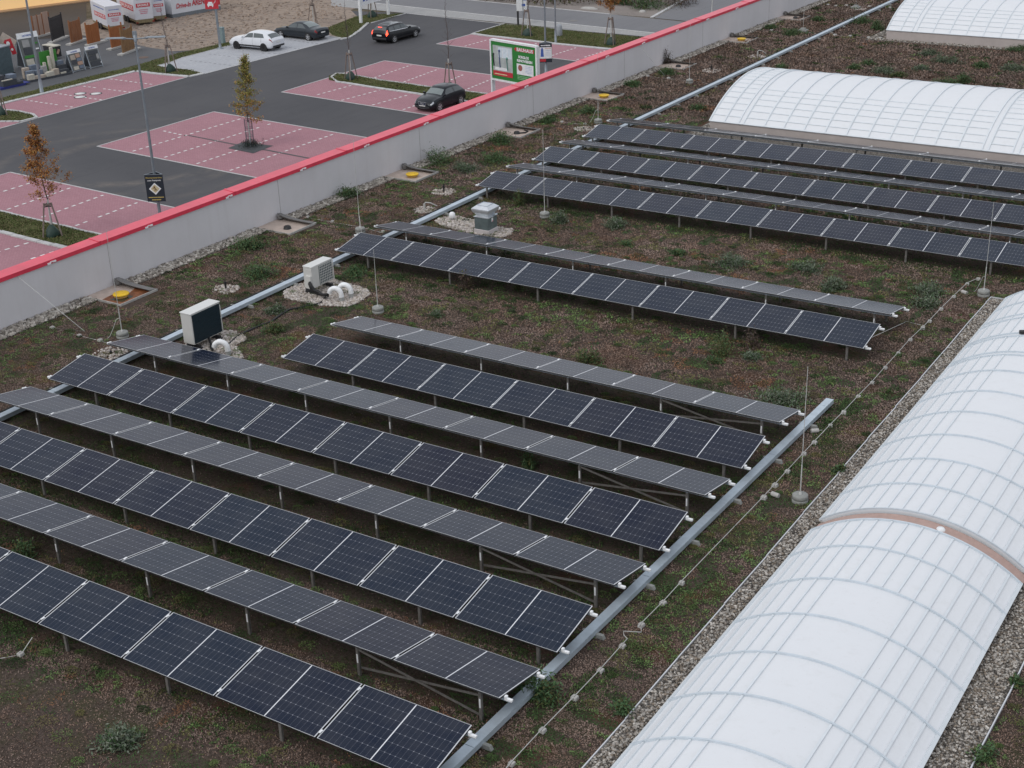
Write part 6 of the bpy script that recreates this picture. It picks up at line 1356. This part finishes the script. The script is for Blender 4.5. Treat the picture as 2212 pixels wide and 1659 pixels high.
tb = lambda n, c: plain('tile_'+n, c, .7, 0, .15, 4)
T_ = [tb('beige', (.4, .34, .28)), tb('terracotta', (.42, .27, .2)), tb('dark', (.05, .055, .065)), tb('blue', (.14, .17, .22)), tb('cream', (.5, .47, .4)), tb('grey', (.3, .3, .3))]
m_grn = plain('display_green', (.04, .22, .03), .6)
aframe((335, 905), (590, 860), 500, 'large sample stand with white header, at the left behind the lamp post', [(.15, .5, .6, .8, T_[5]), (.15, .55, .4, .58, T_[2]), (.1, .6, .3, .37, m_grn), (.12, .5, .1, .27, T_[4]), (.72, .9, .66, .7, m_grn), (.74, .9, .5, .54, m_wht)], dp=1.4)
aframe((950, 945), (1112, 905), 700, 'smaller sample stand with a patchwork of coloured stone tiles', [(.12, .46, .56, .78, T_[0]), (.52, .85, .62, .8, T_[1]), (.52, .9, .46, .6, T_[3]), (.12, .46, .36, .54, T_[2]), (.52, .9, .28, .44, T_[1]), (.14, .5, .1, .26, T_[4]), (.56, .9, .12, .26, T_[3])])
aframe((1180, 895), (1335, 860), 645, 'smaller sample stand with nearly black tiles, rightmost of the stands', [(.12, .85, .6, .78, T_[2]), (.1, .62, .36, .56, m_slabd), (.68, .88, .38, .62, T_[5]), (.1, .9, .1, .32, T_[2]), (.85, .95, .18, .24, m_wht)])
def pallet_display(p, rz_, label, blocks, board=None):
    q = g(zA(*p)); t = thing('stone_pallet', label, 'stone display', q, rz_, 'pallets of stone samples')
    b = MB(); b.box((1.0, .6, .08), (2.1, 1.3, .16)); b.build('pallet', m_slabd, t, bevel=.01)
    if board:
        b = MB(); b.box((.9, 1.15, .16+board[0]/2), (1.5, .06, board[0])); b.build('back_board', board[1], t)
    for (x, yy, z, sx, sy, sz, mm) in blocks:
        b = MB(); b.box((x, yy, z+.16+sz/2), (sx, sy, sz), 0, Matrix.Rotation(random.uniform(-.06, .06), 3, 'Z')); b.build('sample_block', mm, t, bevel=.015)
pallet_display((380, 1072), R(80), 'pallet stacked with blue-grey and cream kerb blocks under the large stand', [(.3, .2, 0, .5, .35, .4, T_[4]), (1.0, .15, 0, .9, .3, .22, T_[0]), (1.8, .15, 0, .5, .3, .3, T_[4]), (.5, .6, 0, .6, .4, .6, T_[3]), (1.2, .6, 0, .6, .4, .55, T_[3]), (1.75, .65, 0, .4, .4, .75, T_[5]), (.4, 1.0, 0, .5, .3, .8, T_[0]), (1.2, 1.05, 0, .8, .3, .9, T_[3])])
pallet_display((640, 1020), R(82), 'pallet of pale pillars and dark steps before a green board', [(.3, .2, 0, .45, .4, .35, T_[4]), (.75, .25, 0, .5, .4, .45, T_[0]), (.2, .7, 0, .2, .2, 1.0, T_[4]), (.65, .7, 0, .2, .2, 1.4, T_[4]), (1.1, .9, 0, .22, .2, 2.0, T_[4]), (1.5, .3, 0, .9, .35, .3, T_[2]), (1.6, .65, 0, .8, .35, .6, T_[2]), (1.7, 1.0, 0, .6, .3, .85, T_[3]), (1.35, .1, 0, .5, .15, .12, T_[4])], (1.75, m_grn))
q = g(zA(700, 770)); t = thing('display_box', 'low black display box with a cream top between stands', 'display box', q, R(86)); b = MB(); b.box((.3, .45, .62), (.6, 1.5, .85)); b.build('box', m_dark, t); b = MB(); b.box((.3, .45, 1.08), (.68, 1.6, .07)); b.build('cream_top', T_[4], t); b = MB(); b.box((.3, -.32, .62), (.2, .03, .4), 0, Matrix.Rotation(.5, 3, 'Y')); b.build('orange_sample', T_[1], t)
q = g(zA(75, 1160)); t = thing('blue_pallet', 'blue pallet of dark stone blocks at the left edge', 'pallet', q, R(84)); b = MB()
for i in range(3): b.box((.6+0*i, .1+.5*i, .06), (2.4, .12, .12))
b.box((.9, .6, .15), (2.5, 1.2, .05)); b.build('pallet_deck', plain('blue_pallet', (.03, .04, .22), .6), t)
for (x, yy, z, sx, sy, sz, mm) in ((.5, .5, .18, 1.2, .9, .45, T_[2]), (.1, .7, .63, .5, .5, .35, T_[2]), (1.0, .6, .63, .6, .6, .3, T_[3]), (.3, .1, .6, .9, .12, .08, T_[4]), (1.35, .3, .18, .5, .6, .2, T_[2])):
    b = MB(); b.box((x, yy, z+sz/2), (sx, sy, sz)); b.build('stone_block', mm, t, bevel=.02)
# box trailers
m_trl = plain('trailer_white', (.6, .61, .66), .45, 0, .05, 1.5); m_ply = plain('trailer_chassis', (.2, .16, .09), .7)
def trailer(ng, nbot, ntop, lft, rgt, label, txt=True, dims=None):
    A = g(zA(*ng))
    if dims is None:
        h0_, h1_ = hgt(A, nbot/6), hgt(A, ntop/6); Rr_ = G(zA(*rgt), GZ+h1_); Lf = G(zA(*lft), GZ+h1_); wR = (V3((Rr_.x-A.x, Rr_.y-A.y, 0))).length; wL = (V3((Lf.x-A.x, Lf.y-A.y, 0))).length; an = math.atan2(Rr_.y-A.y, Rr_.x-A.x)
    else: h0_, h1_, wR, wL, an = dims
    print('trailer', h0_, h1_, wR, wL, math.degrees(an))
    t = thing('box_trailer', label, 'trailer', A, an, 'white box trailers')      # local x = along the right face, y = away (left face)
    b = MB(); b.box((wR/2, wL/2, (h0_+h1_)/2), (wR, wL, h1_-h0_)); b.build('box', m_trl, t, bevel=.03)
    b = MB(); b.box((wR/2, wL/2, h0_-.1), (wR*.96, wL*1.02, .2)); b.box((wR/2, -.06, h0_-.22), (wR, .12, .14)); b.bar((wR/2, wL, h0_-.15), (wR/2, wL+1.2, h0_-.2), .1); b.build('chassis', m_ply, t)
    for yy in (wL*.42, wL*.58):
        for x in (.0, wR):
            b = MB(); n_ = 16; V = []
            for k_ in (-.09, .09): V += [(x+k_, yy+.3*math.cos(a*.3927), .3+.3*math.sin(a*.3927)) for a in range(n_)]
            b.add(V, [tuple(range(n_)), tuple(range(n_, 2*n_))[::-1]]+[(j, (j+1) % n_, n_+(j+1) % n_, n_+j) for j in range(n_)]); b.build('wheel', m_tyre, t)
    for x in (.1, wR-.1):
        b = MB(); b.box((x, -.13, h0_-.22), (.2, .04, .1)); b.build('tail_light', m_taild, t)
    H_ = h1_-h0_
    b = MB(); b.box((wR/2, -.008, h0_+H_*.56), (wR*.76, .012, H_*.15)); s1_ = b.build('red_strip', m_redS, t); text_mesh('BAUHAUS', H_*.12, m_wht, s1_, (wR*.5, -.018, h0_+H_*.56), (R(90), 0, 0), width=wR*.6, bold=.006)
    b = MB(); word_bars(b, 0, 0, wR*.62, H_*.035, 4, 3); o = b.build('blue_line', m_blueS, t); o.location = (wR/2, -.01, h0_+H_*.8)
    for k in range(3):
        b = MB(); word_bars(b, 0, 0, wR*(.5-.06*k), H_*.04, 4, 13+k); o = b.build('red_line', plain('pink_print', (.55, .22, .28), .6), t); o.location = (wR*.5, -.01, h0_+H_*(.38-.07*k))
    b = MB(); b.box((-.008, wL*.42, h0_+H_*.45), (.012, wL*.74, H_*.22)); s2_ = b.build('red_strip', m_redS, t); text_mesh('BAUHAUS', H_*.22, m_wht, s2_, (-.018, wL*.42, h0_+H_*.45), (R(90), 0, R(-90)), width=wL*.66, bold=.004)
    b = MB(); word_bars(b, 0, 0, wL*.7, H_*.05, 5, 7); o = b.build('blue_line', m_blueS, t); o.location = (-.01, wL*.45, h0_+H_*.82); o.rotation_euler = (0, 0, R(-90))
    return (h0_, h1_, wR, wL, an)
dm = trailer((1404, 420), 348, 85, (1140, 5), (1572, 60), 'white box trailer with red lettering, nearest of the three')
dm2 = (dm[0], dm[1]*1.22, dm[2]*1.12, dm[3]*1.15, dm[4])
trailer((1768, 335), 255, -40, None, None, 'tallest white box trailer, middle of the three', dims=dm2)
e_ = g(zA(1768, 335))+V3((math.cos(dm[4]), math.sin(dm[4]), 0))*(dm2[2]+.25)+V3((-math.sin(dm[4]), math.cos(dm[4]), 0))*.9; pr_ = proj(e_)
trailer((pr_[0]*6, pr_[1]*6), 0, 0, None, None, 'white box trailer half hidden, rightmost of the three', dims=(dm[0], dm[1]*.98, dm[2]*.8, dm[3], dm[4]))
# white sales container with lettering
def zz(x, y): return (219.4+x/8.064, y/8.064)
A = g(zz(1240, 316)); Bp = g(zz(2080, 165)); Lf = g(zz(935, 287)); d = Bp-A; wx = d.length; e = Lf-A; wy = e.length*1.6
t = thing('sales_container', 'white container with red drive-in lettering and grey base at the top edge', 'container', A, math.atan2(d.y, d.x)); hC = 3.1
b = MB(); b.box((wx/2, wy/2, .17), (wx, wy, .34)); b.build('grey_base', plain('container_base', (.16, .18, .2), .6), t)
b = MB(); b.box((wx/2, wy/2, .34+hC/2), (wx-.04, wy-.04, hC)); b.build('box', plain('container_white', (.62, .64, .68), .5, 0, .04, 1), t)
b = MB(); b.box((-.0, wy*.68, .34+hC/2), (.05, wy*.6, hC-.1)); b.build('side_panel', plain('container_beige', (.3, .24, .21), .7), t)
hl_ = hgt(A, 140/8.064); z_t = 1.0
text_mesh('Drive-In', .62, m_redS, t, (wx*.24, -.012, z_t), (R(90), 0, 0), ital=.3, width=wx*.3, bold=.012); text_mesh('ARENA', .8, m_redS, t, (wx*.58, -.012, z_t+.08), (R(90), 0, 0), ital=.15, width=wx*.33, bold=.02)
b = MB(); b.box((wx*.9, -.03, 1.6), (wx*.18, .04, 2.2)); b.build('red_panel', m_redS, t)
# grey shed with tilted price board
A = g(zA(187, 950)); Bp = g(zA(0, 1003)); d = (A-Bp).normalized(); wx = 5; h = hgt(A, 592/6); m_shed = plain('blue_grey_sheet', (.12, .16, .18), .5, .2, .15, 3)
t = thing('grey_shed', 'blue-grey corrugated shed at the left edge', 'shed', A-d*wx, math.atan2(d.y, d.x)); b = MB(); b.box((wx/2, 1.5, h/2), (wx, 3, h))
for i in range(40): b.box((wx-.06-i*.125, -.012, h/2), (.05, .03, h-.1))
b.build('wall', m_shed, t); b = MB(); b.box((wx/2, 1.5, h+.03), (wx+.1, 3.1, .08)); b.build('roof', plain('shed_roof', (.3, .32, .35), .5, .2), t); b = MB(); b.box((wx/2, -.03, .05), (wx+.1, .1, .1)); b.build('base_rail', m_dark, t)
b = MB(); b.box((wx-1.4, 2.4, h+.75), (2.4, .8, 1.3)); b.build('roof_box', m_shed, t)
Q = G(zA(110, 530), GZ+h+.1); t = thing('price_board', 'tilted beige and red price board hanging at the shed corner', 'price board', (Q.x, Q.y, Q.z), RZ)
tl_ = R(-38); Mr = Matrix.Rotation(tl_, 3, 'Y'); b = MB(); b.box((0, -.3, 0), (1.25, .04, .95), 0, Matrix.Rotation(R(35), 3, 'Y')); b.build('board', plain('beige_board', (.42, .36, .31), .6), t)
b = MB(); b.box((.28, -.325, -.4), (.36, .03, 1.25), 0, Matrix.Rotation(R(-14), 3, 'Y')); b.box((.02, -.325, -.12), (.6, .03, .3), 0, Matrix.Rotation(R(35), 3, 'Y')); b.build('red_banner', m_redS, t)
b = MB(); b.add([(.05+.15*math.cos(a*.35), -.345, -.14+.16*math.sin(a*.35)) for a in range(18)], [tuple(range(18))]); b.add([(.3+.1*math.cos(a*.35), -.345, -.62+.1*math.sin(a*.35)) for a in range(18)], [tuple(range(18))]); b.build('white_dots', m_wht, t)
# lit hall at the top left
A, Bp = g(c1(-200, 100)), g(c1(560, 2)); d = Bp-A; wx = d.length+30; t = thing('lit_hall', 'hall with warm yellow lit front and concrete column, top left corner', 'building', A, math.atan2(d.y, d.x))
b = MB(); b.box((wx/2, .2, 3.5), (wx, .4, 7)); b.build('lit_wall', emit('warm_lit_wall', (.9, .6, .28), .34), t); b = MB(); b.box((wx/2, 6, 7.2), (wx, 12, .4)); b.build('roof', m_memb, t); b = MB(); b.box((wx/2, -.6, .06), (wx, 1.2, .1)); b.build('threshold', plain('tan_sill', (.34, .22, .13), .8), t)
cb = g(zA(55, 100)); lc = t.matrix_basis.inverted() @ cb if False else (Matrix.Rotation(-math.atan2(d.y, d.x), 3, 'Z') @ (cb-A)); b = MB(); b.box((lc.x, lc.y, 3), (.75, .75, 6)); b.box((lc.x, lc.y, .3), (.95, .95, .6)); b.build('column', plain('column_concrete', (.42, .34, .25), .8), t)
